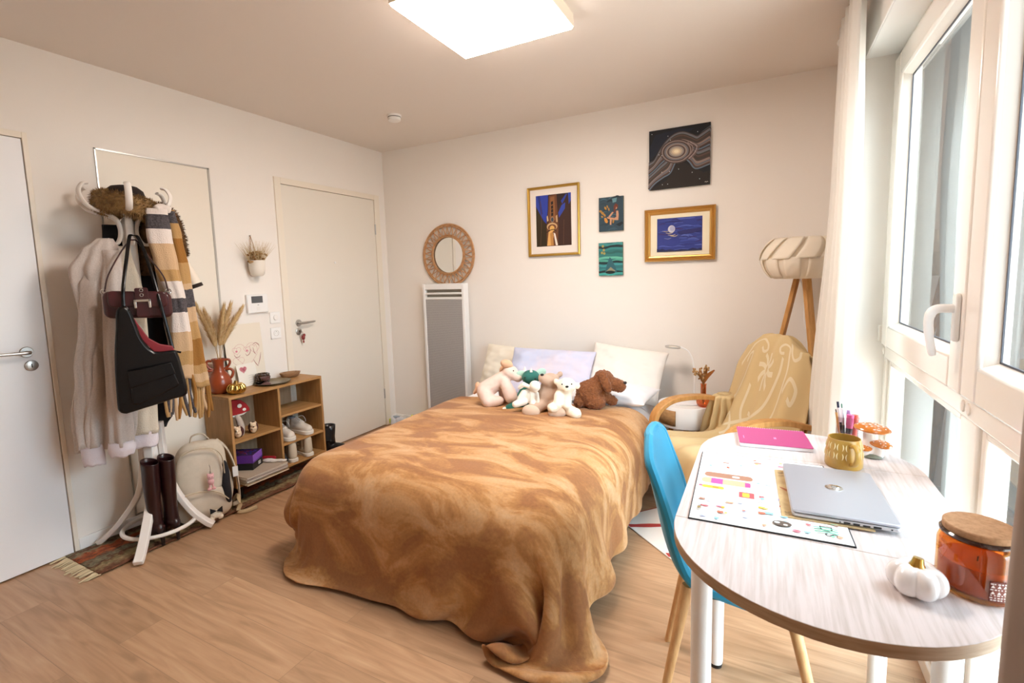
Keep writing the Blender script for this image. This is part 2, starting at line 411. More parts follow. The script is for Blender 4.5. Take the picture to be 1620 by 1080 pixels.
a = MB(); p0, p1, z0, z1 = -2.209, -1.611, .07, 2.0663
for lo, hi in (((-.03, p0, z0), (.006, p0 + .007, z1)), ((-.03, p1 - .012, z0), (.006, p1, z1)), ((-.03, p0, z1 - .008), (.006, p1, z1)), ((-.03, p0, z0), (.006, p1, z0 + .008))): a.box(lo, hi)
a.build('edge_profile', m_alu, cp)
MB().box((-.034, p0, z0), (-.031, p1, z1)).build('backing', m_dark, cp)
# ------------------------------------------------------------------ window
WF = 3.555
win = thing('window_1', 'tall white window with two opening casements over fixed lower panes', 'window', (0, 0, 0), kind='structure')
f = MB()
for lo, hi in (((WF + .01, YR1, 0), (WF + .08, YR1 + .05, ZR)), ((WF + .01, YR0 - .05, 0), (WF + .08, YR0, ZR)), ((WF + .01, YR1, ZR - .05), (WF + .08, YR0, ZR)), ((WF + .01, YR1, 0), (WF + .08, YR0, .06)), ((WF + .004, YR1 + .05, .925), (WF + .08, YR0 - .05, .995)), ((WF + .01, -1.90, .06), (WF + .08, -1.78, .925))): f.box(lo, hi)
f.build('window_frame', m_pvc, win, bevel=.006)
m_glass = bpy.data.materials.new('window_glass'); m_glass.use_nodes = True
def glass_nodes(m):
    N = m.node_tree.nodes; L = m.node_tree.links; N.clear(); o = N.new('ShaderNodeOutputMaterial')
    t = N.new('ShaderNodeBsdfTransparent'); t.inputs['Color'].default_value = (.93, .96, .96, 1); g = N.new('ShaderNodeBsdfGlossy'); g.inputs['Roughness'].default_value = .01
    lw = N.new('ShaderNodeLayerWeight'); lw.inputs['Blend'].default_value = .5; p5 = N.new('ShaderNodeMath'); p5.operation = 'POWER'; L.new(lw.outputs['Facing'], p5.inputs[0]); p5.inputs[1].default_value = 3.5
    fr = N.new('ShaderNodeMath'); fr.operation = 'MULTIPLY_ADD'; L.new(p5.outputs[0], fr.inputs[0]); fr.inputs[1].default_value = .85; fr.inputs[2].default_value = .05; mx = N.new('ShaderNodeMixShader')
    L.new(fr.outputs[0], mx.inputs['Fac']); L.new(t.outputs['BSDF'], mx.inputs[1]); L.new(g.outputs['BSDF'], mx.inputs[2]); L.new(mx.outputs['Shader'], o.inputs['Surface'])
glass_nodes(m_glass)
m_gasket = M('grey_gasket', '#4a4a50', .6)
for k, (y1, y0) in enumerate(((-.842, -1.836), (-1.842, -2.60))):
    s_ = MB(); bw = .10 if k == 0 else .1
    za, zb = .985, ZR - .045
    prof = [((WF - .012, y0, za), (WF + .05, y0 + bw, zb)), ((WF - .012, y1 - bw, za), (WF + .05, y1, zb)), ((WF - .012, y0 + bw, za), (WF + .05, y1 - bw, za + .095)), ((WF - .012, y0 + bw, zb - .09), (WF + .05, y1 - bw, zb))]
    for lo, hi in prof: s_.box(lo, hi)
    sash = s_.build('casement', m_pvc, win, bevel=.008)
    g = MB(); b0 = .014
    Y0, Y1, Z0, Z1 = y0 + bw, y1 - bw, za + .095, zb - .09
    # sloping glazing bead
    for quad in (((Y0, Z0), (Y1, Z0), (Y1 - b0, Z0 + b0), (Y0 + b0, Z0 + b0)), ((Y1, Z0), (Y1, Z1), (Y1 - b0, Z1 - b0), (Y1 - b0, Z0 + b0)), ((Y1, Z1), (Y0, Z1), (Y0 + b0, Z1 - b0), (Y1 - b0, Z1 - b0)), ((Y0, Z1), (Y0, Z0), (Y0 + b0, Z0 + b0), (Y0 + b0, Z1 - b0))):
        (a0, c0), (a1, c1), (a2, c2), (a3, c3) = quad
        g.poly([(WF, a0, c0), (WF, a1, c1), (WF + .028, a2, c2), (WF + .028, a3, c3)])
    g.build('glazing_bead', m_pvc, sash, smooth=False)
    gk = MB()
    for lo, hi in (((Y0 + b0 - .001, Z0 + b0), (Y0 + b0 + .004, Z1 - b0)), ((Y1 - b0 - .004, Z0 + b0), (Y1 - b0 + .001, Z1 - b0)), ((Y0 + b0, Z0 + b0 - .001), (Y1 - b0, Z0 + b0 + .004)), ((Y0 + b0, Z1 - b0 - .004), (Y1 - b0, Z1 - b0 + .001))):
        gk.box((WF + .026, lo[0], lo[1]), (WF + .03, hi[0], hi[1]))
    gk.build('gasket', m_gasket, sash)
    MB().box((WF + .0275, Y0, Z0), (WF + .0285, Y1, Z1)).build('pane', m_glass, sash)
for y0, y1 in ((-1.78, YR0 - .05), (YR1 + .05, -1.90)):
    b = MB()
    for lo, hi in (((y0, .06), (y0 + .03, .925)), ((y1 - .03, .06), (y1, .925)), ((y0 + .03, .06), (y1 - .03, .09)), ((y0 + .03, .895), (y1 - .03, .925))): b.box((WF + .02, lo[0], lo[1]), (WF + .05, hi[0], hi[1]))
    b.build('lower_bead', m_pvc, win, bevel=.006)
    MB().box((WF + .044, y0, .06), (WF + .045, y1, .925)).build('lower_pane', m_glass, win)
hn = MB().prism(rrect(0, 0, .03, .13, .012), 0, .012); q = Matrix.Translation((WF - .012, -1.80, 1.19)) @ Matrix.Rotation(-PI / 2, 4, 'Y') @ Matrix.Rotation(PI / 2, 4, 'Z'); hn.v = [q @ p for p in hn.v]
hn = hn.build('window_handle', m_white, win, bevel=.003)
MB().tube(spline([(WF - .02, -1.80, 1.215), (WF - .06, -1.80, 1.213), (WF - .074, -1.80, 1.19), (WF - .072, -1.80, 1.14), (WF - .062, -1.80, 1.085)], 6), [.012] * 12 + [.011] * 6 + [.010] * 6 + [.007], 12).build('grip', m_white, hn)
for y in (-1.82, -1.86, -.83): MB().lathe([(.0, 0), (.016, 0), (.016, .004), (0, .007)], 18).build('cover_cap', m_pvc, win).matrix_basis = Matrix.Translation((WF + .004, y, .955)) @ Matrix.Rotation(-PI / 2, 4, 'Y')
MB().box((WF - .02, -.838, 1.0), (WF + .01, -.818, 1.07)).build('sash_hinge', m_pvc, win, bevel=.003)
struct('trim_1', MB().box((WX - .0, YR1, ZR - .004), (WF + .06, YR0, ZR)).box((WX - .006, YR1 - .02, ZR - .004), (WX, YR0 + .0, H - .06)), m_wmat, 'white roller shutter box above the window', 'shutter box', bevel=.002)
# ------------------------------------------------------------------ ceiling light, smoke detector
cl = thing('ceiling_light', 'square glowing flat ceiling light panel above the bed', 'light', (2.02, -1.617, H))
c = MB(); w_ = .285
for lo, hi in (((-w_, -w_, -.055), (w_, -w_ + .008, 0)), ((-w_, w_ - .008, -.055), (w_, w_, 0)), ((-w_, -w_ + .008, -.055), (-w_ + .008, w_ - .008, 0)), ((w_ - .008, -w_ + .008, -.055), (w_, w_ - .008, 0))): c.box(lo, hi)
c.build('casing', M('light_casing', '#efe3d0', .5), cl)
LIGHT = bpy.data.materials.new('glowing_diffuser'); LIGHT.use_nodes = True
_n = LIGHT.node_tree.nodes['Principled BSDF']; _n.inputs['Emission Color'].default_value = (1, .885, .80, 1); _n.inputs['Emission Strength'].default_value = 34
MB().box((-w_ + .006, -w_ + .006, -.064), (w_ - .006, w_ - .006, -.045)).build('diffuser', LIGHT, cl)
sd = thing('smoke_detector', 'small round white smoke detector on the ceiling near the corner', 'smoke detector', (.76, -.72, H))
MB().lathe([(.045, -.014), (.05, -.012), (.05, 0)], 32).build('mounting_base', m_wmat, sd)
MB().lathe([(.0, -.042), (.03, -.042), (.043, -.036), (.044, -.018), (.044, -.016)], 32, cap=False).build('cover', m_wmat, sd)
MB().lathe([(.0455, -.018), (.0455, -.0135)], 32, cap=False).build('vent_slot', m_dark, sd)
# ================================================================== things on the walls
def BW(x0, zt, y=-.02):      # placement on the back wall
    return lambda u, v, k: V(x0 + u, y - k, zt + v)
def LW(y0, zt, x=.02):       # placement on the door wall (u towards the corner)
    return lambda u, v, k: V(x + k, y0 + u, zt + v)
m_gold = M('gilt_wood', '#c39c48', .3, .8, bump=(90, .15, .002))
m_gold2 = M('antique_gold_wood', '#cf9f56', .32, .7, bump=(70, .15, .002))
m_matb = M('picture_mount', '#e9dfd6', .8)
m_matc = M('cream_mount', '#eadfc4', .8)
def frame(name, label, x0, x1, z0, z1, fwid, dep, m, steps, mount, m_mount, group):
    t = thing(name, label, 'picture', ((x0 + x1) / 2, 0, (z0 + z1) / 2), group=group)
    f = MB(); cx, cz = (x1 - x0) / 2, (z1 - z0) / 2
    prof = steps      # (inset, depth)
    def ring(ins, d): return [(-cx + ins, -d, -cz + ins), (cx - ins, -d, -cz + ins), (cx - ins, -d, cz - ins), (-cx + ins, -d, cz - ins)]
    P = [ring(0, .001)] + [ring(a, d) for a, d in prof] + [ring(fwid, .008)]
    vs = [p for r in P for p in r]
    fs = [(i * 4 + j, i * 4 + (j + 1) % 4, (i + 1) * 4 + (j + 1) % 4, (i + 1) * 4 + j) for i in range(len(P) - 1) for j in range(4)]
    f.add(vs, fs); f.build('frame', m, t, smooth=False)
    MB().box((-cx + fwid - .002, -.01, -cz + fwid - .002), (cx - fwid + .002, -.002, cz - fwid + .002)).build('mount', m_mount, t)
    return t
# 1 church at night
tA = frame('framed_painting', 'gold framed painting of a lit tower between dark walls', 1.4477, 1.8671, 1.4849, 2.0081, .02, .025, m_gold, [(0, .024), (.006, .028), (.014, .026)], 0, m_matb, None)
W_, H_ = .285, .385
ar = Art(W_, H_, BW(1.5145, 1.9435, -.0105))
ar.poly('#2a1a18', [(0, 0), (1, 0), (1, 1), (0, 1)])
ar.poly('#2c3f9e', [(0, 0), (.36, 0), (.34, .3), (.3, .56), (.22, .5), (.1, .34), (0, .2)]).poly('#22307c', [(.05, 0), (.12, 0), (.2, .36), (.14, .38)])
ar.poly('#31250f', [(0, .2), (.1, .34), (.24, .54), (.3, .62), (.3, 1), (0, 1)]).poly('#3a2118', [(.62, .3), (.72, .16), (1, 0), (1, 1), (.62, 1)])
ar.poly('#31449f', [(.74, .22), (.84, .18), (.83, .29), (.72, .4), (.66, .46), (.64, .36)]).poly('#3549a6', [(.92, 0), (1, 0), (1, .14), (.94, .22)]).poly('#2b3c8f', [(.72, .14), (.86, .02), (.9, .02), (.76, .2)])
ar.poly('#6a3f24', [(.38, .02), (.6, 0), (.62, .32), (.64, .62), (.62, 1), (.3, 1), (.3, .6), (.36, .3)]).poly('#8a5a33', [(.42, .05), (.54, .04), (.56, .5), (.4, .5)])
ar.poly('#4b2a1c', [(.3, .42), (.36, .4), (.37, .55), (.3, .58)]).poly('#c9b08d', [(.31, .42), (.34, .4), (.36, .5), (.32, .52)]).poly('#c4a37a', [(.57, .42), (.61, .4), (.62, .54), (.58, .54)])
for v0 in (.14, .22, .29, .36): ar.poly('#1d1513', [(.44, v0), (.5, v0 - .01), (.5, v0 + .05), (.44, v0 + .06)])
ar.oval('#8f7a68', .47, .485, .05, .055).oval('#39424c', .47, .485, .035, .04)
ar.oval('#caa777', .46, .62, .15, .075).oval('#70422a', .46, .635, .12, .06).oval('#d8a95c', .46, .66, .07, .06)
ar.poly('#d9a660', [(.36, .72), (.46, .68), (.5, .8), (.47, .99), (.31, .99)]).poly('#b98345', [(.4, .75), (.48, .72), (.5, .99), (.42, .99)])
ar.poly('#e8ded2', [(.5, .74), (.55, .76), (.62, .99), (.56, .99)]).line('#2c1a16', [(.28, .74), (.4, .69), (.52, .68), (.58, .72)], .02).line('#6a4630', [(.14, .1), (.16, .5), (.12, .98)], .01).line('#5e3d2c', [(.8, .5), (.78, .98)], .012)
ar.build('artwork', tA, world=True)
# 2 galaxy canvas
tG = thing('canvas_painting', 'unframed black canvas of a swirling pale galaxy', 'picture', (2.5609, 0, 2.0886))
MB().box((-.1924, -.02, -.1942), (.1924, -.001, .1942)).build('canvas', M('canvas_edge', '#23201f', .8), tG)
ar = Art(.3848, .3884, BW(2.3685, 2.2828, -.0203))
ar.poly('#141519', [(0, 0), (1, 0), (1, 1), (0, 1)]).poly('#161d2b', [(.1, .08), (.5, .03), (.75, .06), (.6, .14), (.3, .22), (.1, .42), (0, .5), (0, .3)]).poly('#231c18', [(.3, .86), (.5, .56), (.7, .66), (.9, .8), (1, .78), (1, 1), (0, 1)])
top = [(0, .53), (.1, .48), (.18, .34), (.28, .2), (.42, .11), (.56, .1), (.7, .16), (.8, .2), (.88, .14), (1, .06)]
bot = [(0, 1.0), (.1, .9), (.24, .82), (.36, .76), (.44, .6), (.52, .52), (.6, .52), (.68, .6), (.78, .72), (1, .68)]
def band(t, wob=0): return [(a[0] * (1 - t) + b[0] * t, min(1, max(0, a[1] * (1 - t) + b[1] * t + wob * math.sin(7 * a[0] + 9 * t)))) for a, b in zip(top, bot)]
cols = ['#5f7383', '#3c3632', '#4a3a35', '#7d6a64', '#39302d', '#5a4640', '#8b7a73', '#4d3d39', '#6a6468', '#453732', '#86736b', '#3a302d', '#6b7076', '#3b3734', '#54626f']
NB = 30
for i in range(NB):
    t = i / (NB - 1); ar.line(cols[(i * 4) % 15 if 0 < i < NB - 1 else 0], band(t, .012), .05 if 0 < i < NB - 1 else .018, 6)
for k, (rx, ry, c) in enumerate(((.27, .2, '#4b3d3a'), (.245, .18, '#8c7b75'), (.225, .163, '#4a3b37'), (.2, .145, '#6f6e73'), (.175, .125, '#94857c'), (.15, .108, '#54443f'), (.125, .09, '#8d857f'), (.1, .07, '#b5a692'), (.07, .046, '#d9c7a6'), (.04, .026, '#efe2c4'))):
    ar.oval(c, .46, .40, rx, ry, .12, 32)
for dx in (.03, .07, .11, .15): ar.line(('#8f7d78', '#5a4a46', '#a08f8a', '#6a5a55')[int(dx * 25) % 4], [(.62 + dx * .6, .28), (.7 + dx * .8, .36), (.68 + dx * .7, .46), (.55 + dx, .55)], .016, 6)
for u, v in ((.05, .06), (.32, .13), (.36, .2), (.8, .13), (.17, .42), (.22, .44), (.72, .78), (.84, .9), (.23, .93), (.32, .93), (.35, .72), (.22, .72), (.5, .7)): ar.oval('#e8ecef', u, v, .006, .006, 0, 8)
ar.line('#cfc6bb', [(.92, .965), (.935, .955), (.945, .968), (.96, .957), (.975, .965)], .006, 3)
ar.build('artwork', tG, world=True)
# 3 moonlit sea
tB = frame('framed_painting', 'gold framed painting of a moon over blue night clouds', 2.3398, 2.7916, 1.4083, 1.7614, .038, .03, m_gold2, [(0, .028), (.007, .034), (.014, .026), (.019, .03), (.027, .022), (.034, .02)], 0, m_matc, None)
W_, H_ = .29, .225
ar = Art(W_, H_, BW(2.4205, 1.6975, -.0105))
ar.poly('#2e3a86', [(0, 0), (1, 0), (1, 1), (0, 1)])
random.seed(5)
for i in range(46):
    v = random.random(); u = random.uniform(-.1, .9); l = random.uniform(.15, .5)
    c = random.choice(['#3c4da0', '#28327a', '#4c5cae', '#35458f', '#2a2c6a', '#5566b4', '#3a2f6c'])
    ar.line(c, [(max(.03, u), min(.96, max(.04, v))), (min(.97, max(.05, u + l * .5)), min(.96, max(.04, v - random.uniform(.0, .05)))), (min(.985, u + l), min(.96, max(.04, v + random.uniform(-.03, .03))))], random.uniform(.015, .045), 5, True)
ar.poly('#272a66', [(.45, .42), (.7, .36), (.98, .34), (.98, .44), (.7, .5), (.5, .5)]).oval('#c2c1cb', .33, .33, .08, .108, 0, 32).oval('#a3a5c4', .345, .315, .055, .075)
for a, b, c in ((.12, .3, '#c9b98d'), (.2, .36, '#d8c79a'), (.25, .42, '#e4d49c'), (.3, .45, '#e0c684'), (.16, .52, '#8d93c4')): ar.line(c, [(a, b + .08), (a + .1, b + .1), (a + .17, b + .07)], .011, 5, True)
ar.poly('#20244e', [(0, 1), (0, .9), (.06, .93), (.12, .9), (.2, .95), (.3, .93), (.4, .96), (.55, .94), (.7, .96), (.8, .92), (.9, .95), (1, .93), (1, 1)])
ar.build('artwork', tB, world=True)
# 4, 5 small canvases
tS = thing('canvas_painting', 'small canvas of a figure seated beside orange flowers', 'picture', (2.1017, 0, 1.7589), group='small canvases')
MB().box((-.0885, -.018, -.1197), (.0885, -.001, .1197)).build('canvas', M('canvas_cloth', '#8d8a6e', .85), tS)
ar = Art(.177, .2394, BW(2.0132, 1.8785, -.0183))
ar.poly('#2f4450', [(0, 0), (1, 0), (1, 1), (0, 1)])
for i in range(26):
    v = random.random(); u = random.uniform(0, .7)
    ar.line(random.choice(['#3b5d6b', '#2a3c48', '#4a6f7a', '#35525f', '#1f2d36', '#466470']), [(u, v), (min(1, u + .15), min(1, max(0, v - .04))), (min(1, u + .3), v)], random.uniform(.03, .09), 5, True)
ar.poly('#5f8a93', [(.55, .06), (.75, .04), (.72, .16), (.58, .18)]).poly('#1a262d', [(.7, .82), (.95, .74), (1, .8), (.85, .88)])
for u, v, r in ((.08, .4, .05), (.16, .46, .06), (.28, .32, .05), (.36, .28, .04), (.24, .52, .05), (.42, .36, .04), (.3, .68, .08), (.14, .56, .04), (.6, .72, .05)): ar.oval('#b0803a' if r < .08 else '#c98a3c', u, v, r * 1.2, r * .7, u * 3)
sk = '#c39374'
ar.poly(sk, [(.72, .42), (.8, .42), (.82, .54), (.8, .7), (.62, .68), (.6, .64), (.72, .6)]).poly(sk, [(.34, .58), (.62, .62), (.62, .68), (.36, .63)]).poly(sk, [(.56, .44), (.62, .46), (.46, .6), (.4, .57)]).poly(sk, [(.46, .6), (.54, .64), (.52, .82), (.46, .82)]).oval(sk, .7, .32, .06, .055).poly('#6b3426', [(.62, .28), (.7, .2), (.8, .26), (.78, .36), (.72, .3), (.68, .44), (.63, .5)])
ar.build('artwork', tS, world=True)
tT = thing('canvas_painting', 'small teal canvas of a mountain over dark waves', 'picture', (2.0972, 0, 1.43975), group='small canvases')
MB().box((-.0878, -.018, -.118), (.0878, -.001, .118)).build('canvas', M('canvas_cloth', '#8d8a6e', .85), tT)
ar = Art(.1756, .236, BW(2.0094, 1.5578, -.0183))
ar.poly('#2b6c6c', [(0, 0), (1, 0), (1, 1), (0, 1)])
for k, (v, c) in enumerate(((.05, '#3f8a8a'), (.13, '#1f2f33'), (.2, '#34807f'), (.3, '#2a605f'), (.38, '#2f7470'), (.48, '#5fae97'), (.55, '#4a9a8a'), (.6, '#1c3236'), (.68, '#3d9092'), (.76, '#2d6e73'), (.84, '#357f80'), (.9, '#17282b'), (.96, '#3f9c95'))):
    ar.line(c, [(0, v), (.25, v + .03 * math.sin(k)), (.5, v + .03 * math.cos(2 * k)), (.75, v - .02), (1, v + .02 * math.sin(3 * k))], .09, 6)
ar.poly('#2d5f68', [(.46, .44), (.52, .48), (.7, .74), (.76, .9), (.26, .9), (.36, .62)]).poly('#8d8a70', [(.3, .88), (.5, .74), (.7, .86), (.6, .9)]).oval('#15201f', .48, .9, .2, .05)
for u, v in ((.18, .1), (.22, .22), (.14, .3), (.24, .32)): ar.oval('#9a9255', u, v, .05, .04)
ar.build('artwork', tT, world=True)
# ---- rattan mirror
m_rattan = M('rattan', '#c4966a', .55, var=('#a4744a', 40, .35, .7))
mi = thing('round_mirror', 'round wall mirror in a looped rattan frame above the radiator', 'mirror', (.69, 0, 1.535))
def circ(r, y, n=64): return [(r * math.cos(2 * PI * i / n), y, r * math.sin(2 * PI * i / n)) for i in range(n)]
fr = MB().tube(circ(.259, -.02), .0075, 8, True).tube(circ(.245, -.02), .005, 8, True).tube(circ(.17, -.022), .0055, 8, True).tube(circ(.157, -.024), .0075, 8, True)
fr.build('hoop', m_rattan, mi)
lp = MB(); nl = 30
for k in range(nl):
    a0 = 2 * PI * k / nl
    pts = []
    for i in range(13):
        t = i / 12; a = a0 + (t - .5) * 2 * PI / nl * 1.9; r = .165 + .088 * math.sin(PI * t) ** .7
        pts.append((r * math.cos(a), -.02 + .004 * (k % 2), r * math.sin(a)))
    lp.tube(pts, .0042, 6)
lp.build('lattice', m_rattan, mi)
gl = MB().lathe([(0, 0), (.152, 0), (.152, .004), (0, .004)], 48, cap=False); q = Matrix.Rotation(PI / 2, 4, 'X'); gl.v = [q @ p + V(0, -.01, 0) for p in gl.v]
gl.build('mirror_glass', M('mirror_silver', '#e6e6e4', .015, 1), mi)
# ---- radiator
m_rad = M('radiator_white', '#ecebe9', .4)
ra = thing('radiator', 'tall white panel radiator with grey perforated front', 'radiator', (.6735, 0, .13))
r = MB(); hw, ht = .2125, 1.165
for lo, hi in (((-hw, -.1, 0), (-hw + .026, -.03, ht)), ((hw - .026, -.1, 0), (hw, -.03, ht)), ((-hw + .026, -.1, ht - .05), (hw - .026, -.03, ht)), ((-hw + .026, -.1, 0), (hw - .026, -.03, .03)), ((-hw + .026, -.1, ht - .092), (hw - .026, -.05, ht - .076)), ((-hw + .026, -.1, ht - .135), (hw - .026, -.05, ht - .115))): r.box(lo, hi)
r.build('casing', m_rad, ra, bevel=.004)
MB().box((-hw + .02, -.07, .02), (hw - .02, -.06, ht - .02)).build('inner_back', M('vent_shadow', '#8d8578', .7), ra)
for z in (.15, .9): MB().box((-.15, -.055, z), (.15, -.0, z + .1)).build('wall_bracket', m_rad, ra)
def grille_mat():
    m = M('perforated_steel', '#a3a09e', .5, .25); nt = m.node_tree; N = nt.nodes; L = nt.links
    tc = N.new('ShaderNodeTexCoord'); w = []
    for d, s in (('X', 60), ('Z', 42)):
        x = N.new('ShaderNodeTexWave'); x.bands_direction = d; x.inputs['Scale'].default_value = s; L.new(tc.outputs['Object'], x.inputs['Vector']); w.append(x)
    mu = N.new('ShaderNodeMath'); mu.operation = 'MULTIPLY'; L.new(w[0].outputs['Fac'], mu.inputs[0]); L.new(w[1].outputs['Fac'], mu.inputs[1])
    r = N.new('ShaderNodeValToRGB'); r.color_ramp.elements[0].color = lin('#b3b0ae'); r.color_ramp.elements[0].position = .35; r.color_ramp.elements[1].position = .6; r.color_ramp.elements[1].color = lin('#6e6c6b')
    L.new(mu.outputs[0], r.inputs['Fac']); L.new(r.outputs['Color'], N['Principled BSDF'].inputs['Base Color']); return m
MB().box((-hw + .026, -.096, .03), (hw - .026, -.088, ht - .135)).build('grille', grille_mat(), ra)
# ---- hanging pot with dried flowers
hp = thing('hanging_planter', 'small white wall pot of dried flowers hung from a nail', 'planter', (.055, -1.372, 1.392))
MB().lathe([(.0, 0), (.03, 0), (.043, .012), (.05, .05), (.053, .105), (.049, .105), (.046, .06), (.03, .05), (0, .05)], 28, cap=False).build('pot', M('ceramic_white', '#e8e0d4', .4), hp)
MB().tube([(-.02, .03, .1), (-.045, .0, .272)], .0018, 6).tube([(-.02, -.03, .1), (-.045, .0, .272)], .0018, 6).build('cord', M('jute', '#9a7046', .8), hp)
MB().tube([(-.055, 0, .272), (-.04, 0, .274)], .003, 8).build('nail', m_steel, hp)
m_str = M('dried_straw', '#b08d5a', .8, var=('#8a6436', 60, .3, .7)); m_str2 = M('dried_brown', '#8f6738', .85, var=('#6a4420', 80, .3, .7)); m_pale = M('dried_pale', '#cbb48c', .85)
s1, s2, s3 = MB(), MB(), MB(); random.seed(3)
for i in range(150):
    a = random.uniform(0, 2 * PI); l = random.uniform(.10, .2); sp = random.uniform(.25, .9)
    d = V(math.cos(a) * .35 + .12, math.sin(a) * 1.0 * sp - (.25 if i % 3 == 0 else 0), 1).normalized()
    p = V(random.uniform(-.02, .02), random.uniform(-.035, .035), .06); e = p + d * l; e.x = max(-.035, e.x)
    s3.tube([p, (p + e) / 2 + V(0, 0, .004), e], [.0008, .0008, .0003], 4)
for i in range(75):
    a = random.uniform(0, 2 * PI); r0 = random.uniform(0, .05); p = V(math.cos(a) * r0 * .8 + .01, math.sin(a) * r0 * 1.35, .105 + random.uniform(0, .06) - r0 * .3)
    p.x = max(-.03, p.x)
    (s1 if i % 2 else s2).ball(p, (.007, .007, .010), (random.random() * 2, random.random() * 2, 0), 7, 5)
s3.build('grass_spray', m_pale, hp, smooth=False); s1.build('dried_blossom', m_str, hp); s2.build('dried_seed_head', m_str2, hp)
# ---- thermostat, switch, socket
th = thing('thermostat', 'white wall thermostat with grey screen beside the entry door', 'thermostat', (0, -1.366, 1.207))
MB().box((0, -.077, -.063), (.026, .077, .063)).build('case', m_white, th, bevel=.005)
MB().box((.026, -.048, .004), (.0268, .036, .05)).build('screen', M('lcd_grey', '#55575a', .3), th)
b = MB().box((.026, -.012, -.046), (.0275, .012, -.022)); b.build('button', m_wmat, th, bevel=.003)
MB().box((.026, -.006, -.012), (.0265, .006, -.008)).build('indicator', M('grey_print', '#9a9893', .6), th)
sw = thing('light_switch', 'white rotary wall switch above the socket', 'switch', (0, -1.2285, 1.098))
MB().box((0, -.0405, -.0405), (.009, .0405, .0405)).build('plate', m_white, sw, bevel=.003)
k = MB().lathe([(0, 0), (.019, 0), (.018, .010), (0, .010)], 28); q = Matrix.Translation((.009, 0, 0)) @ Matrix.Rotation(PI / 2, 4, 'Y'); k.v = [q @ p for p in k.v]; k.build('dial', m_wmat, sw, bevel=.002)
so = thing('wall_socket', 'white wall socket below the rotary switch', 'socket', (0, -1.2315, .987))
MB().box((0, -.0405, -.0405), (.009, .0405, .0405)).build('plate', m_white, so, bevel=.003)
k = MB().lathe([(.021, 0), (.021, .0015), (.019, .0015), (.018, -.004), (0, -.004)], 28, cap=False); q = Matrix.Translation((.0092, 0, 0)) @ Matrix.Rotation(PI / 2, 4, 'Y'); k.v = [q @ p for p in k.v]; k.build('well', M('socket_grey', '#cfcbc4', .5), so)
MB().ball((.0065, -.008, 0), .003).ball((.0065, .008, 0), .003).build('pin_hole', m_dark, so)
MB().tube([(.006, 0, .011), (.014, 0, .011)], .0026, 8).build('earth_pin', m_steel, so)
# ---- keys with charm in the entry door lock
ke = thing('key_bunch', 'keys with a dark red charm hanging from the entry door lock', 'keys', (.018, -1.04, .978))
MB().box((0, -.0015, -.009), (.022, .0015, .009)).build('key', m_steel, ke, bevel=.001)
MB().tube([(.02 + .012 * math.cos(a * PI / 8), .002, -.014 + .014 * math.sin(a * PI / 8)) for a in range(16)], .0012, 6, True).build('ring', m_steel, ke)
MB().box((.012, .004, -.055), (.014, .014, -.022)).build('spare_key', m_steel, ke, bevel=.001)
blob('charm', [('s', (.022, .012, -.048), (.012, .014, .018)), ('s', (.024, .02, -.03), (.01, .01, .012))], M('dark_red_gloss', '#7a1f1c', .3, coat=.5), ke, .002, 2)
MB().ball((.022, .012, -.078), (.006, .006, .012)).build('tassel', M('dark_red_gloss', '#7a1f1c'), ke)
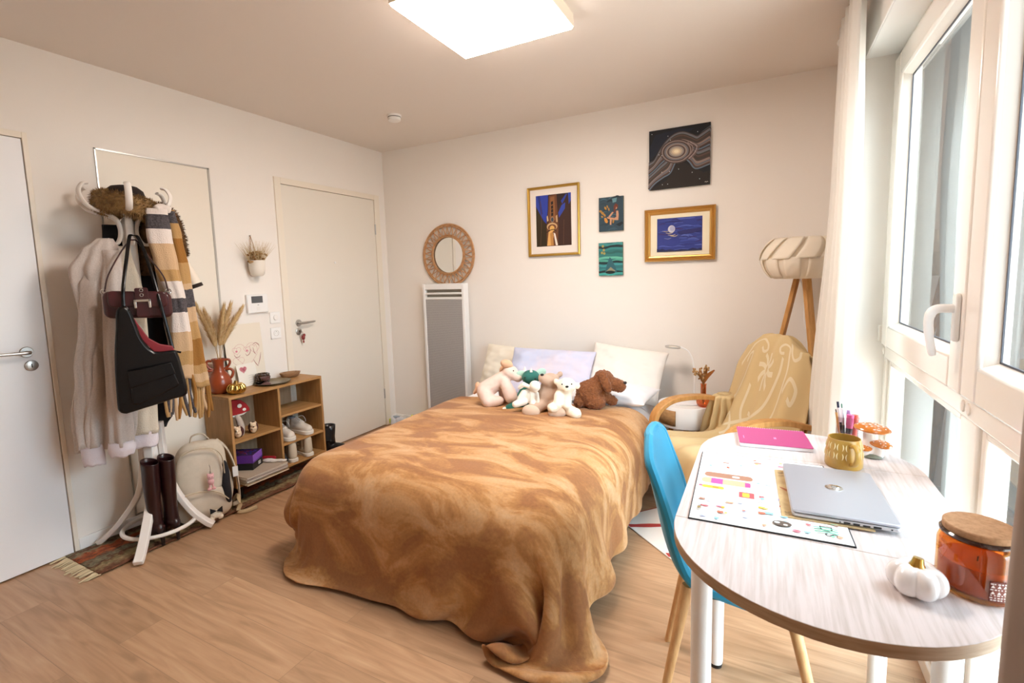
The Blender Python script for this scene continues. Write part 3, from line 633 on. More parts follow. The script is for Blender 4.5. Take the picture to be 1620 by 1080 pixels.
# ================================================================== drape the fleece blanket over the bed (small position-based cloth simulation)
import numpy as np
def drape_blanket(NX=96, NY=84, steps=230, iters=10):
    x0, x1, y0, y1 = .89, 2.85, -2.51, -.70
    ii = np.arange(NX + 1); X = x0 + (x1 - x0) * ii / NX; P = np.zeros((NY + 1, NX + 1, 3))
    for j in range(NY + 1):
        t = j / NY
        ex = np.clip((X - 2.2) / .73, 0, 1) * max(0, 1 - t * 2.2)
        P[j, :, 0] = X
        P[j, :, 1] = y0 + (y1 - y0) * t + np.where(X > 2.0, .16 * (X - 2.0) / .6 * t, 0) - .04 * ex
    a, b = P[..., 0] - 1.82, P[..., 1] + 1.4; ang = math.radians(1.5)
    P[..., 0] = 1.82 + a * math.cos(ang) - b * math.sin(ang); P[..., 1] = -1.4 + a * math.sin(ang) + b * math.cos(ang)
    rest = P.copy(); rng = np.random.default_rng(3)
    P[..., 2] = .52 + .004 * np.sin(9 * P[..., 0] + 5 * P[..., 1]) + rng.normal(0, .003, P.shape[:2])
    lo = np.array([1.10, -2.06, -.3]); hi = np.array([2.48, .1, .49]); bev, off = .15, .014
    def pair(di, dj, par):
        """slices of the two ends of each link, every vertex at most once when par is 0 or 1"""
        ra, rb = slice(0, NY + 1 - dj), slice(dj, NY + 1)
        ca, cb = (slice(0, NX + 1 - di), slice(di, NX + 1)) if di >= 0 else (slice(-di, NX + 1), slice(0, NX + 1 + di))
        if par is not None:
            if dj: ra, rb = slice(par, NY, 2), slice(par + 1, NY + 1, 2)
            else: ca, cb = slice(par, NX, 2), slice(par + 1, NX + 1, 2)
        return (ra, ca), (rb, cb)
    links = []
    for di, dj, par, k in ((1, 0, 0, 1), (1, 0, 1, 1), (0, 1, 0, 1), (0, 1, 1, 1), (1, 1, None, .3), (-1, 1, None, .3), (2, 0, None, .2), (0, 2, None, .2), (4, 0, None, .12), (0, 4, None, .12), (6, 0, None, .06), (0, 6, None, .06)):
        A, B = pair(di, dj, par); links.append((A, B, np.linalg.norm(rest[A] - rest[B], axis=-1), k))
    grip = .05
    def collide(P, Q):
        c = np.clip(P, lo + bev, hi - bev); d = P - c; L = np.linalg.norm(d, axis=-1)
        rad = bev + off + .018 * np.clip(1 - ((P[..., 0] - 1.82) / .6) ** 2, 0, 1) * np.clip((P[..., 2] - .4) / .1, 0, 1)
        n = d / np.maximum(L, 1e-6)[..., None]; n[L < 1e-6] = (0, 0, 1)
        disp = P - Q; tang = disp - (disp * n).sum(-1, keepdims=True) * n
        O = np.where((L < rad)[..., None], c + n * rad[..., None] - tang * .85, P)
        fl = O[..., 2] < .012; O[..., 2] = np.where(fl, .012, O[..., 2])
        O[..., :2] -= np.where(fl[..., None], grip * (O - Q)[..., :2], 0)
        return O
    vel = np.zeros_like(P); dt = 1 / 60
    for st in range(steps):
        Q = P.copy(); vel[..., 2] -= 9.8 * dt
        cl = np.stack([np.clip(P[..., 0], 1.14, 2.45), np.clip(P[..., 1], -2.03, .1)], -1); dd = P[..., :2] - cl; LL = np.linalg.norm(dd, axis=-1)
        if st < steps * .75: vel[..., :2] -= dd / np.maximum(LL, 1e-6)[..., None] * (np.clip(LL - .07, 0, .4) * np.clip((.34 - P[..., 2]) / .1, 0, 1) * 160 * dt)[..., None]
        grip = .05 if st < steps * .6 else .6
        vel *= .985 if st < steps * .7 else .95
        sp = np.linalg.norm(vel, axis=-1, keepdims=True); vel *= np.minimum(1, 2.5 / np.maximum(sp, 1e-6)); P = P + vel * dt
        for it in range(iters):
            for A, B, r, k in links:
                d = P[B] - P[A]; L = np.sqrt((d * d).sum(-1)); d *= ((L - r) / np.maximum(L, 1e-6) * .5 * k)[..., None]
                P[A] += d; P[B] -= d
            if it % 3 == 2: P = collide(P, Q)
        P = collide(P, Q); vel = (P - Q) / dt
    return P
# ================================================================== bed, bedding and soft toys
m_bedbase = M('bed_base_fabric', '#4a4039', .9, bump=(300, .2, .002))
m_sheet = M('white_cotton', '#e9e7ea', .85, bump=(14, .25, .012), sheen=.2)
bed = thing('bed', 'double bed pushed head first against the picture wall', 'bed', (1.79, -1.0, 0))
MB().box((1.2, -1.98, .1), (2.4, -.03, .26)).build('base', m_bedbase, bed, world=True, bevel=.02)
MB().box((1.19, -1.99, .262), (2.41, -.03, .455)).build('mattress', m_sheet, bed, world=True, bevel=.05)
for x in (1.27, 2.33):
    for y in (-1.9, -.12): MB().lathe([(.025, 0), (.03, .1)], 16, (x, y, 0)).build('leg', m_black, bed, world=True)
# white duvet draped over the mattress, under the blanket
def drape(inner, r, top, over, back):
    x0, x1, y0 = inner
    def fn(u, v):
        s = lerp(x0 - over, x1 + over, u); t = lerp(y0 - over, back, v)
        dx = min(0, s - x0) + max(0, s - x1); dy = min(0, t - y0)
        bx, by = min(max(s, x0), x1), max(t, y0); d = math.hypot(dx, dy)
        if d < 1e-6: return V(bx, by, top)
        th = min(d / r, PI / 2); h = r * math.sin(th); dr = r * (1 - math.cos(th)) + max(0, d - r * PI / 2)
        dr = min(dr, top - .13); w = .006 * math.sin(14 * (bx + by) + 5 * d) * smooth01((d - .1) / .2)
        return V(bx + dx / d * (h + w), by + dy / d * (h + w), top - dr)
    return fn
dv = MB().grid(drape((1.25, 2.33, -1.91), .15, .49, .50, -.40), 70, 60).build('duvet', m_sheet, None, solid=.012, solid_off=-1)
tag(dv, 'white duvet showing at the right edge of the bed below the blanket', 'duvet')
# brown fleece blanket
NXC, NYC = 96, 84
co = [tuple(map(float, p)) for p in drape_blanket(NXC, NYC).reshape(-1, 3)]
fs = []
W1 = NXC + 1
for j in range(NYC):
    for i in range(NXC):
        if i > NXC - 17 and j < 16 and math.hypot(i - NXC + 16.5 - 1, 15.5 - j) > 16: continue
        if i < 20 and j < 20 and math.hypot(19.5 - i, 19.5 - j) > 20: continue
        fs.append((j * W1 + i, j * W1 + i + 1, (j + 1) * W1 + i + 1, (j + 1) * W1 + i))
me = bpy.data.meshes.new('blanket'); me.from_pydata(co, [], fs)
bm = bmesh.new(); bm.from_mesh(me); bmesh.ops.delete(bm, geom=[v for v in bm.verts if not v.link_faces], context='VERTS')
for it in range(8):                                                 # even out the trimmed corners
    new = {}
    for v in bm.verts:
        nb = [e.other_vert(v) for e in v.link_edges if e.is_boundary]
        if len(nb) == 2 and v.co.z < .3 and v.co.y < -1.6: new[v] = (v.co * 2 + nb[0].co + nb[1].co) / 4
    for v, c in new.items(): v.co = c
for v in bm.verts: v.co.z += .0055 * noise.noise(v.co * 7) * smooth01((v.co.z - .3) / .1) + .003
bm.to_mesh(me); bm.free()
def fleece_mat():
    m = M('brown_fleece', '#a97443', .8, sheen=.4, bump=(420, .25, .003)); nt = m.node_tree; N = nt.nodes; L = nt.links; b = N['Principled BSDF']
    tc = N.new('ShaderNodeTexCoord')
    n1 = N.new('ShaderNodeTexNoise'); n1.inputs['Scale'].default_value = 3.4; n1.inputs['Detail'].default_value = 5; n1.inputs['Distortion'].default_value = .7; n1.inputs['Roughness'].default_value = .62
    mp = N.new('ShaderNodeMapping'); mp.inputs['Rotation'].default_value = (0, 0, .6); mp.inputs['Scale'].default_value = (.8, 2.2, 1.1); L.new(tc.outputs['Object'], mp.inputs['Vector']); L.new(mp.outputs['Vector'], n1.inputs['Vector'])
    r = N.new('ShaderNodeValToRGB'); e = r.color_ramp.elements; e[0].position = .42; e[0].color = lin('#946238'); e[1].position = .66; e[1].color = lin('#c39b72'); x = e.new(.5); x.color = lin('#ab7945'); x = e.new(.54); x.color = lin('#b98a59')
    L.new(n1.outputs['Fac'], r.inputs['Fac'])
    n2 = N.new('ShaderNodeTexNoise'); n2.inputs['Scale'].default_value = 90; n2.inputs['Detail'].default_value = 2; L.new(tc.outputs['Object'], n2.inputs['Vector'])
    g = N.new('ShaderNodeMapRange'); g.inputs['To Min'].default_value = .78; g.inputs['To Max'].default_value = 1.22; L.new(n2.outputs['Fac'], g.inputs['Value'])
    mx = N.new('ShaderNodeMix'); mx.data_type = 'RGBA'; mx.blend_type = 'MULTIPLY'; mx.inputs['Factor'].default_value = 1; L.new(r.outputs['Color'], mx.inputs['A']); L.new(g.outputs['Result'], mx.inputs['B'])
    L.new(mx.outputs['Result'], b.inputs['Base Color']); return m
bk = link_mesh('blanket', me, fleece_mat(), angle=0, solid=.010, solid_off=1, subsurf=1)
tag(bk, 'soft brown fleece blanket spread over the bed and pooling on the floor', 'blanket')
# ---- pillows
def pillow(name, label, cat, w, h, t, m, loc, rot, group=None, seed=0, pinch=.05):
    mb = MB(); n = 30
    def fn(sgn):
        def f(u, v):
            a, b = 2 * u - 1, 2 * v - 1
            th = max(0, (1 - abs(a) ** 2.6)) ** .55 * max(0, (1 - abs(b) ** 2.6)) ** .55
            x = a * w / 2 * (1 - pinch * (1 - b * b)); z = b * h / 2 * (1 - pinch * (1 - a * a))
            q = V(a * 2.2 + seed, b * 2.2, sgn * 2)
            y = sgn * t / 2 * th * (1 + .22 * noise.noise(q)) + .012 * noise.noise(q * 2.3) * (th > 0) * th ** .3
            r = math.hypot(a, b); y += sgn * .006 * math.sin(9 * math.atan2(b, a) + seed) * th ** .5 * max(0, r - .35)
            return V(x, y, z)
        return f
    mb.grid(fn(-1), n, n); mb.grid(fn(1), n, n)
    me = mb.mesh(name, False); bm = bmesh.new(); bm.from_mesh(me); bmesh.ops.remove_doubles(bm, verts=bm.verts, dist=.0005); bmesh.ops.recalc_face_normals(bm, faces=bm.faces); bm.to_mesh(me); bm.free()
    o = link_mesh(name, me, m, None, angle=0, subsurf=1); o.location = loc; o.rotation_euler = rot
    return tag(o, label, cat, group)
R = math.radians
pillow('pillow', 'cream pillow propped against the wall behind the pink toy dog', 'pillow', .54, .36, .15, M('cream_cotton', '#e9e2d2', .85, bump=(12, .3, .01)), (1.335, -.15, .625), (R(-24), R(2), R(-3)), None, 1)
pillow('pillow', 'pale lilac blue pillow propped in the middle behind the toys', 'pillow', .66, .38, .16, M('lilac_cotton', '#c3cbe6', .85, var=('#d9d0dc', 3, .4, .65), bump=(10, .3, .01)), (1.715, -.30, .640), (R(-36), R(1), R(2)), None, 4)
pillow('pillow', 'white pillow propped against the wall beside the brown toy poodle', 'pillow', .54, .40, .16, M('ivory_cotton', '#ebe4dc', .85, bump=(10, .3, .01)), (2.235, -.18, .645), (R(-30), R(6), R(-2)), None, 7)
pillow('pillow', 'flat white pillow lying under the propped right pillow', 'pillow', .62, .40, .12, m_sheet, (2.17, -.385, .548), (R(-88), 0, R(-4)), None, 9)
# ---- soft toys (local x to the right, -y towards the viewer, z up)
TS = .0039; TZ = .518
m_pink = M('pink_plush', '#e3cabd', .95, sheen=.4, bump=(260, .5, .003)); m_peach = M('peach_plush', '#d8ae8e', .95, sheen=.4, bump=(260, .4, .003))
m_teal = M('teal_plush', '#2f6d63', .95, sheen=.4, bump=(300, .4, .003)); m_mint = M('mint_cloth', '#b4d8c6', .9)
m_ivory = M('ivory_plush', '#ece2cf', .95, sheen=.4, bump=(240, .6, .004)); m_offw = M('offwhite_plush', '#e9e1d4', .95, sheen=.3, bump=(260, .4, .003))
m_taupe = M('taupe_plush', '#bba08c', .95, sheen=.4, bump=(260, .5, .003)); m_taupe2 = M('pale_taupe_plush', '#cdb29c', .95, sheen=.4, bump=(260, .4, .003))
m_curl = M('brown_curly_plush', '#8d5630', .95, var=('#6f3f20', 90, .35, .65), sheen=.4, bump=(130, 1.0, .008)); m_nose = M('toy_nose', '#17120f', .3)
def toy(name, label, x, y, rz=24): return thing(name, label, 'soft toy', (x, y, TZ), R(rz), 'soft toys in front of the pillows')
def P(x, z, y=0, k=TS): return (x * k, y, z * k)
def eye(mb, x, z, y, r=.0045): mb.ball(P(x, z, y), r, n=8, m=6)
dog = toy('plush_dog', 'pale pink plush dog with peach ears, leftmost of the soft toys', 1.585, -.86)
blob('body', [('c', P(-17, 27), P(14, 47), .058, .046), ('c', P(-18, 24, -.02), P(-12, 11, -.05), .052, .043), ('c', P(-12, 11, -.05), P(6, 12, -.055), .042, .030), ('c', P(14, 43, -.03), P(26, 19, -.075), .034, .044),
    ('c', P(12, 40, .03), P(14, 12, .03), .035, .04), ('c', P(14, 46), P(22, 55, -.005), .042, .040), ('s', P(24, 56, -.01), (.050, .046, .044)), ('c', P(25, 55, -.015), P(37, 48, -.03), .036, .030)], m_pink, dog, .0075, 3, .002)
blob('ear', [('s', P(19, 70, -.02), (.042, .026, .028), (0, .3, 0))], m_peach, dog, .006)
blob('ear', [('s', P(12, 58, .035), (.024, .02, .035), (0, .3, 0))], m_peach, dog, .006)
blob('patch', [('s', P(15, 43, -.046), (.021, .012, .020), (.2, 0, 0))], m_peach, dog, .005); blob('tail', [('c', P(-29, 30), P(-36, 22), .022, .010), ('s', P(-30, 33), (.018, .02, .03))], m_peach, dog, .006)
e = MB(); eye(e, 30, 60, -.046); e.build('eye', m_nose, dog); MB().ball(P(44, 47, -.038), (.008, .007, .006)).build('nose', m_nose, dog)
dr = toy('plush_dragon', 'teal plush dragon with small white horns behind the white comforter', 1.80, -.82)
blob('body', [('s', P(2, 24), (.055, .05, .07)), ('s', P(3, 50, -.015), (.057, .05, .047)), ('c', P(-6, 34, -.02), P(-20, 10, -.03), .026, .024), ('c', P(10, 34, -.02), P(18, 14, -.03), .024, .024), ('c', P(-8, 10, -.03), P(-32, 4, -.07), .032, .026)], m_teal, dr, .007, 3)
for x, z, y in ((-6, 65, -.03), (4, 63, -.045)): MB().lathe([(.009, 0), (.007, .012), (.0005, .026)], 12, P(x, z - 3, y)).build('horn', M('horn_white', '#eeeae2', .8), dr)
for sx, c in ((1, (19, 56)), (-1, (-12, 53))): MB().ball(P(c[0], c[1], .015), (.036, .010, .026), (0, -.3 * sx, .3)).build('frill', m_mint, dr)
blob('sole', [('s', P(-38, 3, -.078), (.020, .012, .016), (0, .4, .3))], M('horn_white', '#eeeae2', .8), dr, .005)
for x, z, y in ((10, 50, -.062), (-6, 52, -.058)): e = MB(); eye(e, x, z, y); e.build('eye', m_nose, dr)
cf = toy('plush_comforter', 'small flat white plush comforter with knotted limbs leaning on the teal dragon', 1.862, -.955)
blob('body', [('s', P(0, 28, .01), (.045, .022, .045)), ('s', P(9, 44, -.01), (.034, .032, .034)), ('c', P(-8, 20), P(-21, 17, -.02), .024, .021), ('c', P(6, 16), P(10, 6, -.03), .024, .023), ('c', P(12, 32), P(14, 14, -.01), .012, .012), ('c', P(-8, 34), P(-14, 24, -.005), .018, .020)], m_offw, cf, .005, 3)
blob('ear', [('c', P(-14, 42, -.005), P(-8, 47, -.01), .012, .015), ('c', P(-8, 47, -.01), P(1, 43, -.01), .014, .012)], m_offw, cf, .004)
MB().tube([P(1, 38, -.022), P(2, 30, -.024), P(1, 20, -.022)], .0015, 6).build('seam', M('beige_thread', '#bfae97', .9), cf)
tb = toy('plush_bear', 'large taupe plush bear slumped with its pale feet forward', 1.945, -.87)
blob('body', [('s', P(0, 26), (.066, .058, .085)), ('s', P(4, 50, -.005), (.056, .05, .045)), ('c', P(2, 50, -.03), P(-8, 56, -.05), .034, .026), ('c', P(-8, 14, -.03), P(-28, 6, -.06), .038, .040), ('c', P(8, 12, -.04), P(13, 8, -.09), .034, .034), ('c', P(14, 36), P(20, 22, -.02), .024, .024), ('s', P(20, 58, .02), .018)], m_taupe, tb, .0075, 3, .002)
blob('foot', [('s', P(-26, 8, -.098), (.055, .026, .040), (0, .2, 0))], m_taupe2, tb, .006); blob('foot', [('s', P(13, 8, -.125), (.056, .022, .035), (0, -.08, 0))], m_taupe2, tb, .006)
e = MB(); e.ball(P(-8, 62, -.066), (.011, .007, .008), n=8, m=6); e.build('nose', m_nose, tb)
pb = toy('plush_polar_bear', 'cream white plush polar bear sitting against the taupe bear', 2.062, -.905)
blob('body', [('s', P(-3, 26), (.048, .044, .062)), ('s', P(4, 46, -.01), (.056, .048, .048)), ('s', P(3, 44, -.045), (.026, .022, .02)), ('s', P(-11, 52, .0), (.018, .012, .020)), ('s', P(20, 45, .0), (.018, .012, .022)), ('c', P(-8, 32, -.025), P(-10, 20, -.05), .028, .026), ('c', P(5, 32, -.025), P(4, 18, -.05), .026, .026), ('c', P(-8, 14, -.02), P(-18, 16, -.055), .03, .03), ('c', P(6, 10, -.03), P(16, 7, -.06), .032, .034)], m_ivory, pb, .0068, 3, .002)
e = MB(); e.ball(P(4, 48, -.068), (.010, .006, .007), n=8, m=6); e.build('nose', m_nose, pb)
for x in (-3, 11): e = MB(); eye(e, x, 51, -.054); e.build('eye', m_nose, pb)
po = toy('plush_poodle', 'curly brown plush poodle facing right in front of the white pillow', 2.165, -.70)
blob('body', [('s', P(-4, 24), (.082, .068, .085)), ('s', P(4, 12, -.04), (.062, .045, .046)), ('c', P(4, 34), P(18, 44), .058, .052), ('s', P(18, 47), (.060, .055, .055)), ('c', P(24, 42), P(42, 36, -.01), .044, .040), ('c', P(18, 20), P(32, 12), .036, .030), ('s', P(-20, 12, -.01), (.035, .04, .04))], m_curl, po, .008, 2, .009, 85)
blob('ear', [('s', P(20, 42, -.062), (.030, .020, .058), (0, -.35, 0)), ('s', P(15, 54, -.05), (.03, .02, .03))], m_curl, po, .006, 2, .007, 85)
MB().ball(P(50, 42, -.03), (.011, .010, .009)).build('nose', m_nose, po)
# ================================================================== table, blue chair and everything on the table
m_ash = M('pale_ash_laminate', '#d3c9c8', .42, stretch=(58, 2.6, 58), var=('#beb3ae', 2.2, .42, .68, 8), bump=(5, .08, .001))
m_edge = M('ash_edge_band', '#b79c80', .5, stretch=(3, 3, 40), var=('#a08265', 4, .35, .7))
tb_ = thing('dining_table', 'pale oval drop-leaf table by the window with white round legs', 'table', (3.197, -2.09, 0))
def stadium(r, hl, n=28):
    return [(r * math.cos(PI * i / n), hl + r * math.sin(PI * i / n)) for i in range(n + 1)] + [(r * math.cos(PI + PI * i / n), -hl + r * math.sin(PI + PI * i / n)) for i in range(n + 1)]
rT, hl = .295, .255
def half(sgn, n=28): return [(rT * math.cos(PI * i / n), sgn * (hl + .0008 + rT * math.sin(PI * i / n))) for i in range(n + 1)][::sgn]
def slab(name, pts):
    o = MB(); n = len(pts)
    o.mat(0).add([(x, y, .75) for x, y in pts], [tuple(range(n))]); o.add([(x, y, .726) for x, y in pts], [tuple(range(n))[::-1]])
    o.mat(1).add([(x, y, z) for z in (.726, .75) for x, y in pts], [(i, (i + 1) % n, n + (i + 1) % n, n + i) for i in range(n)])
    me = o.mesh(name, False); bm = bmesh.new(); bm.from_mesh(me); bmesh.ops.remove_doubles(bm, verts=bm.verts, dist=1e-5); bmesh.ops.recalc_face_normals(bm, faces=bm.faces); bm.to_mesh(me); bm.free()
    return link_mesh(name, me, [m_ash, m_edge], tb_, bevel=.0012)
slab('tabletop', [(-rT, -hl), (rT, -hl), (rT, hl), (-rT, hl)])
slab('drop_leaf', half(1)); slab('drop_leaf', half(-1))
MB().box((-.24, -.22, .68), (.18, .22, .725)).build('apron', m_white, tb_)
for x, y in ((-.235, -.245), (-.235, .24), (.20, .23), (.222, -.24)):
    l = MB().lathe([(.018, .0), (.022, .02), (.0235, .3), (.0245, .725)], 24, (x, y, 0)).build('leg', m_white, tb_)
    MB().lathe([(.020, 0), (.021, .012), (.0185, .014)], 20, (x, y, 0)).build('foot_cap', m_black, l)
# ---- blue shell chair, facing the table (+x)
m_blue = M('blue_velvet', '#1f87a8', .7, sheen=.6, bump=(300, .15, .002)); m_beech = M('beech_wood', '#cfa371', .45, stretch=(20, 20, 3), var=('#b98a58', 5, .35, .7))
ch = thing('shell_chair', 'turquoise blue velvet shell chair tucked under the pale table', 'chair', (3.03, -1.965, 0), R(5))
prof = spline([(-.262, 0, .835), (-.25, 0, .77), (-.228, 0, .66), (-.205, 0, .56), (-.175, 0, .482), (-.11, 0, .438), (0, 0, .426), (.1, 0, .432), (.17, 0, .438), (.225, 0, .424)], 5)
nP = len(prof) - 1
def shell(u, v):
    t = v * nP; i = min(int(t), nP - 1); p = prof[i].lerp(prof[i + 1], t - i)
    w = pw(v, [(0, .15), (.1, .175), (.35, .20), (.55, .225), (.8, .242), (1, .225)])
    a = 2 * u - 1
    if v < .12: w *= max(.0, 1 - (1 - v / .12) ** 3 * .55)
    if v > .92: w *= 1 - ((v - .92) / .08) ** 2 * .25
    side = abs(a) ** 2.6
    curl = .05 * pw(v, [(0, .15), (.3, .8), (.55, 1), (1, .3)])
    nx, nz = pw(v, [(0, 1), (.4, .9), (.6, .2), (1, 0)]), pw(v, [(0, 0), (.4, .4), (.6, 1), (1, 1)])
    return V(p.x + nx * curl * side, a * w, p.z + nz * curl * side)
MB().grid(shell, 20, 44).build('seat_shell', m_blue, ch, solid=.028, solid_off=0, subsurf=1, angle=0)
rim = [shell(0, j / 44) for j in range(45)] + [shell(i / 20, 1) for i in range(21)] + [shell(1, 1 - j / 44) for j in range(45)] + [shell(1 - i / 20, 0) for i in range(21)]
MB().tube(rim, .0145, 8, True).build('piping', m_blue, ch)
for sx in (-1, 1):
    for sy in (-1, 1):
        MB().tube([(sx * .13 - .01, sy * .12, .420), (sx * .218, sy * .178, .0)], [.017, .0105], 14).build('leg', m_beech, ch)
MB().box((-.14, -.13, .398), (.13, .13, .413)).build('mounting_plate', m_black, ch)
# ---- desk mat with small printed icons
TZ_ = .7505
mt = thing('desk_mat', 'white printed desk mat with black edges under the laptop', 'desk mat', (3.088, -2.108, TZ_), .0357)
MB().box((-.1655, -.236, 0), (.1655, .236, .003)).build('mat_sheet', [M('mat_black_edge', '#25262a', .6)], mt)
random.seed(8)
A = Art(.326, .467, lambda u, v, k: V(-.163 + u, .2335 + v, .00305 + k), .00002)
A.poly('#f1efee', [(0, 0), (1, 0), (1, 1), (0, 1)])
A.poly('#a57862', rrect(.24, .385, .38, .075, .035)).poly('#e9d6cc', rrect(.3, .385, .06, .03, .014)).poly('#e8b08f', rrect(.225, .48, .38, .08, .035)).poly('#e0559d', [(.11, .44), (.2, .44), (.2, .52), (.11, .52)]).poly('#d64f93', [(.37, .45), (.41, .45), (.41, .515), (.37, .515)])
A.line('#d9d2d6', [(.05, .27), (.2, .25), (.4, .27), (.4, .32), (.2, .33), (.05, .3), (.05, .27)], .006, 5)
A.poly('#f0c53f', rrect(.13, .575, .17, .04, .018)).poly('#d6627a', rrect(.035, .57, .03, .025, .01)).poly('#e08a3f', rrect(.15, .575, .05, .02, .008)).poly('#d95a5f', rrect(.38, .625, .11, .075, .008)).poly('#f0cf4a', rrect(.375, .625, .05, .05, .006))
pal = ['#e0859a', '#e8b13f', '#8fc3d8', '#c96f55', '#e9a387', '#7fbfa5', '#b9c4e6', '#a9765f', '#e46a72', '#f2cf6a']
for gy in range(15):
    for gx in range(7):
        u, v = .08 + gx * .14 + random.uniform(-.02, .02), .05 + gy * .065 + random.uniform(-.012, .012)
        if u < .5 and .24 < v < .66 or random.random() < .25: continue
        for q in range(random.choice((1, 2, 2, 3))):
            uu, vv = u + random.uniform(-.04, .04), v + random.uniform(-.015, .015)
            if not (.03 < uu < .97 and .03 < vv < .97): continue
            t = random.random(); c = random.choice(pal)
            if t < .4: A.poly(c, rrect(uu, vv, random.uniform(.02, .06), random.uniform(.012, .026), .005, 3))
            elif t < .7: A.oval(c, uu, vv, random.uniform(.01, .03), random.uniform(.006, .013), 0, 10)
            else: A.line('#8a8586', [(uu - .03, vv), (uu - .01, vv + .008), (uu + .01, vv - .006), (uu + .03, vv + .004)], .004, 3)
A.oval('#5e5148', .6, .91, .06, .028).oval('#dfe6ea', .57, .905, .018, .010).oval('#efe9e2', .62, .92, .014, .008)
for k in range(3): A.line('#58b598', [(.79, .885 + k * .022), (.86, .883 + k * .022), (.93, .887 + k * .022)], .012, 3)
for k in range(7): A.line('#4c4a4b', [(.04, .84 + k * .012), (.055, .843 + k * .012), (.07, .839 + k * .012)], .006, 2)
A.build('print', mt)
mb = MB()
for ch_, y in (('D', -.176), ('S', -.2035)): add_text(mb, ch_, .036, Matrix.Translation((.118 if ch_ == 'D' else .125, y, .0035)) @ Matrix.Rotation(-PI / 2, 4, 'Z'))
mb.build('lettering', M('mat_letter', '#4a4648', .6), mt, smooth=False)
# ---- kraft envelope, laptop
kr = thing('kraft_notebook', 'thin kraft paper notebook peeking out beneath the laptop', 'notebook', (3.222, -2.105, .7537), .035)
MB().box((-.099, -.15, 0), (.08, .15, .0028)).build('cover', M('kraft_paper', '#c3a87c', .85, var=('#b0946a', 30, .4, .7)), kr)
a = Art(.03, .31, lambda u, v, k: V(-.098 + u, .15 + v, .0029 + k), .00002)
for v in (.06, .08, .14, .88, .9, .93): a.line('#5a4a36', [(.2, v), (.4, v + .01), (.6, v - .006), (.8, v + .006)], .07, 3)
a.poly('#9a5a36', [(.1, .4), (.5, .42), (.9, .47), (.6, .48), (.2, .43)]).line('#3c2a1c', [(.9, .47), (1.3, .53), (1.6, .54)], .06, 3)
a.build('printed_marks', kr)
lp = thing('laptop', 'closed silver laptop with a round logo lying on the printed mat', 'laptop', (3.2465, -2.093, .7567), .035)
m_lid = M('silver_aluminium', '#b9bcc6', .34, .55); m_base = M('silver_base', '#c3c2c4', .38, .5)
def lslab(z0, z1, w, h, r): return MB().prism(rrect(0, 0, w, h, r), z0, z1)
lslab(.001, .0095, .206, .310, .009).build('base', m_base, lp, bevel=.002)
lid = lslab(.0112, .0178, .206, .310, .009).build('lid', m_lid, lp, bevel=.0018)
lslab(.0095, .0112, .199, .303, .008).build('seam', M('screen_gap', '#1c1c1e', .5), lp)
MB().box((.094, -.1, .002), (.1, .1, .0115)).build('hinge', m_base, lp)
pr = MB()
for f_, wd, hh in ((.52, .0125, .004), (.605, .0125, .004), (.695, .0135, .0036), (.79, .0145, .0042)): pr.box((-.103 + f_ * .206 - wd / 2, -.1556, .0028), (-.103 + f_ * .206 + wd / 2, -.150, .0028 + hh))
for f_ in (.455, .915): pr.box((-.103 + f_ * .206 - .0016, -.1556, .0036), (-.103 + f_ * .206 + .0016, -.150, .0064))
pr.build('port', m_black, lp)
MB().lathe([(.0195, .0178), (.0195, .0183), (.0188, .0184)], 36, (.002, .012, 0), cap=True).build('logo_disc', M('mirror_chrome', '#dcdce0', .06, 1), lid)
mb = MB(); add_text(mb, 'hp', .03, Matrix.Translation((.001, .012, .0186)) @ Matrix.Rotation(PI / 2, 4, 'Z'), shear=.22); mb.build('logo_letters', M('logo_grey', '#8f8c88', .4, .4), lid, smooth=False)
# ---- pink spiral notebook
nb = thing('spiral_notebook', 'pink spiral notebook lying at the far end of the table', 'notebook', (3.115, -1.664, TZ_), .10)
MB().box((-.105, -.095, 0), (.105, .085, .012)).build('pages', M('paper_white', '#eeecef', .8), nb, bevel=.001)
cv = MB().prism(rrect(0, -.004, .213, .184, .006), .0122, .0135).build('cover', M('magenta_cover', '#b2407a', .35, coat=.3), nb)
MB().prism(rrect(.006, -.02, .008, .018, .001), .01355, .0137).build('emblem', M('pale_pink_print', '#e39ac4', .5), cv, smooth=False)
MB().prism(rrect(-.09, -.03, .003, .03, .001), .01355, .0137).build('emblem', M('pale_pink_print', '#e39ac4', .5), cv, smooth=False)
sp = MB()
for i in range(29): sp.tube([(-.1 + i * .0071 + .001 * math.sin(a), .085 + .006 * math.cos(a), .0072 + .0075 * math.sin(a)) for a in [2 * PI * j / 10 for j in range(10)]], .0008, 5, True)
sp.build('spiral_wire', M('wire_white', '#d8d4d6', .4, .6), nb)
# ---- mustard mug
m_must = M('mustard_glaze', '#b98f3f', .32, coat=.3, var=('#a57c30', 18, .4, .7)); mg = thing('mug', 'mustard yellow stoneware mug with pale leaf pattern', 'mug', (3.298, -1.832, TZ_), R(-72))
MB().lathe([(0, .001), (.045, .001), (.0475, .006), (.0475, .018), (.0455, .05), (.041, .083), (.0405, .086), (.0385, .086), (.0385, .08), (.043, .045), (.043, .012), (0, .010)], 40, cap=False).build('cup', m_must, mg)
MB().lathe([(0, .058), (.042, .058)], 32, cap=False).build('drink', M('coffee', '#4a2c14', .2), mg)
MB().tube(spline([(.043, 0, .072), (.058, 0, .078), (.073, 0, .068), (.074, 0, .045), (.063, 0, .026), (.045, 0, .018)], 6), .0058, 10, flat=(1.35, .9, (0, 1, 0))).build('handle', m_must, mg)
pt = MB()
def cyl(a, z): r = pw(z, [(.018, .0477), (.05, .0457), (.083, .0412)]) + .0004; return V(r * math.cos(a), r * math.sin(a), z)
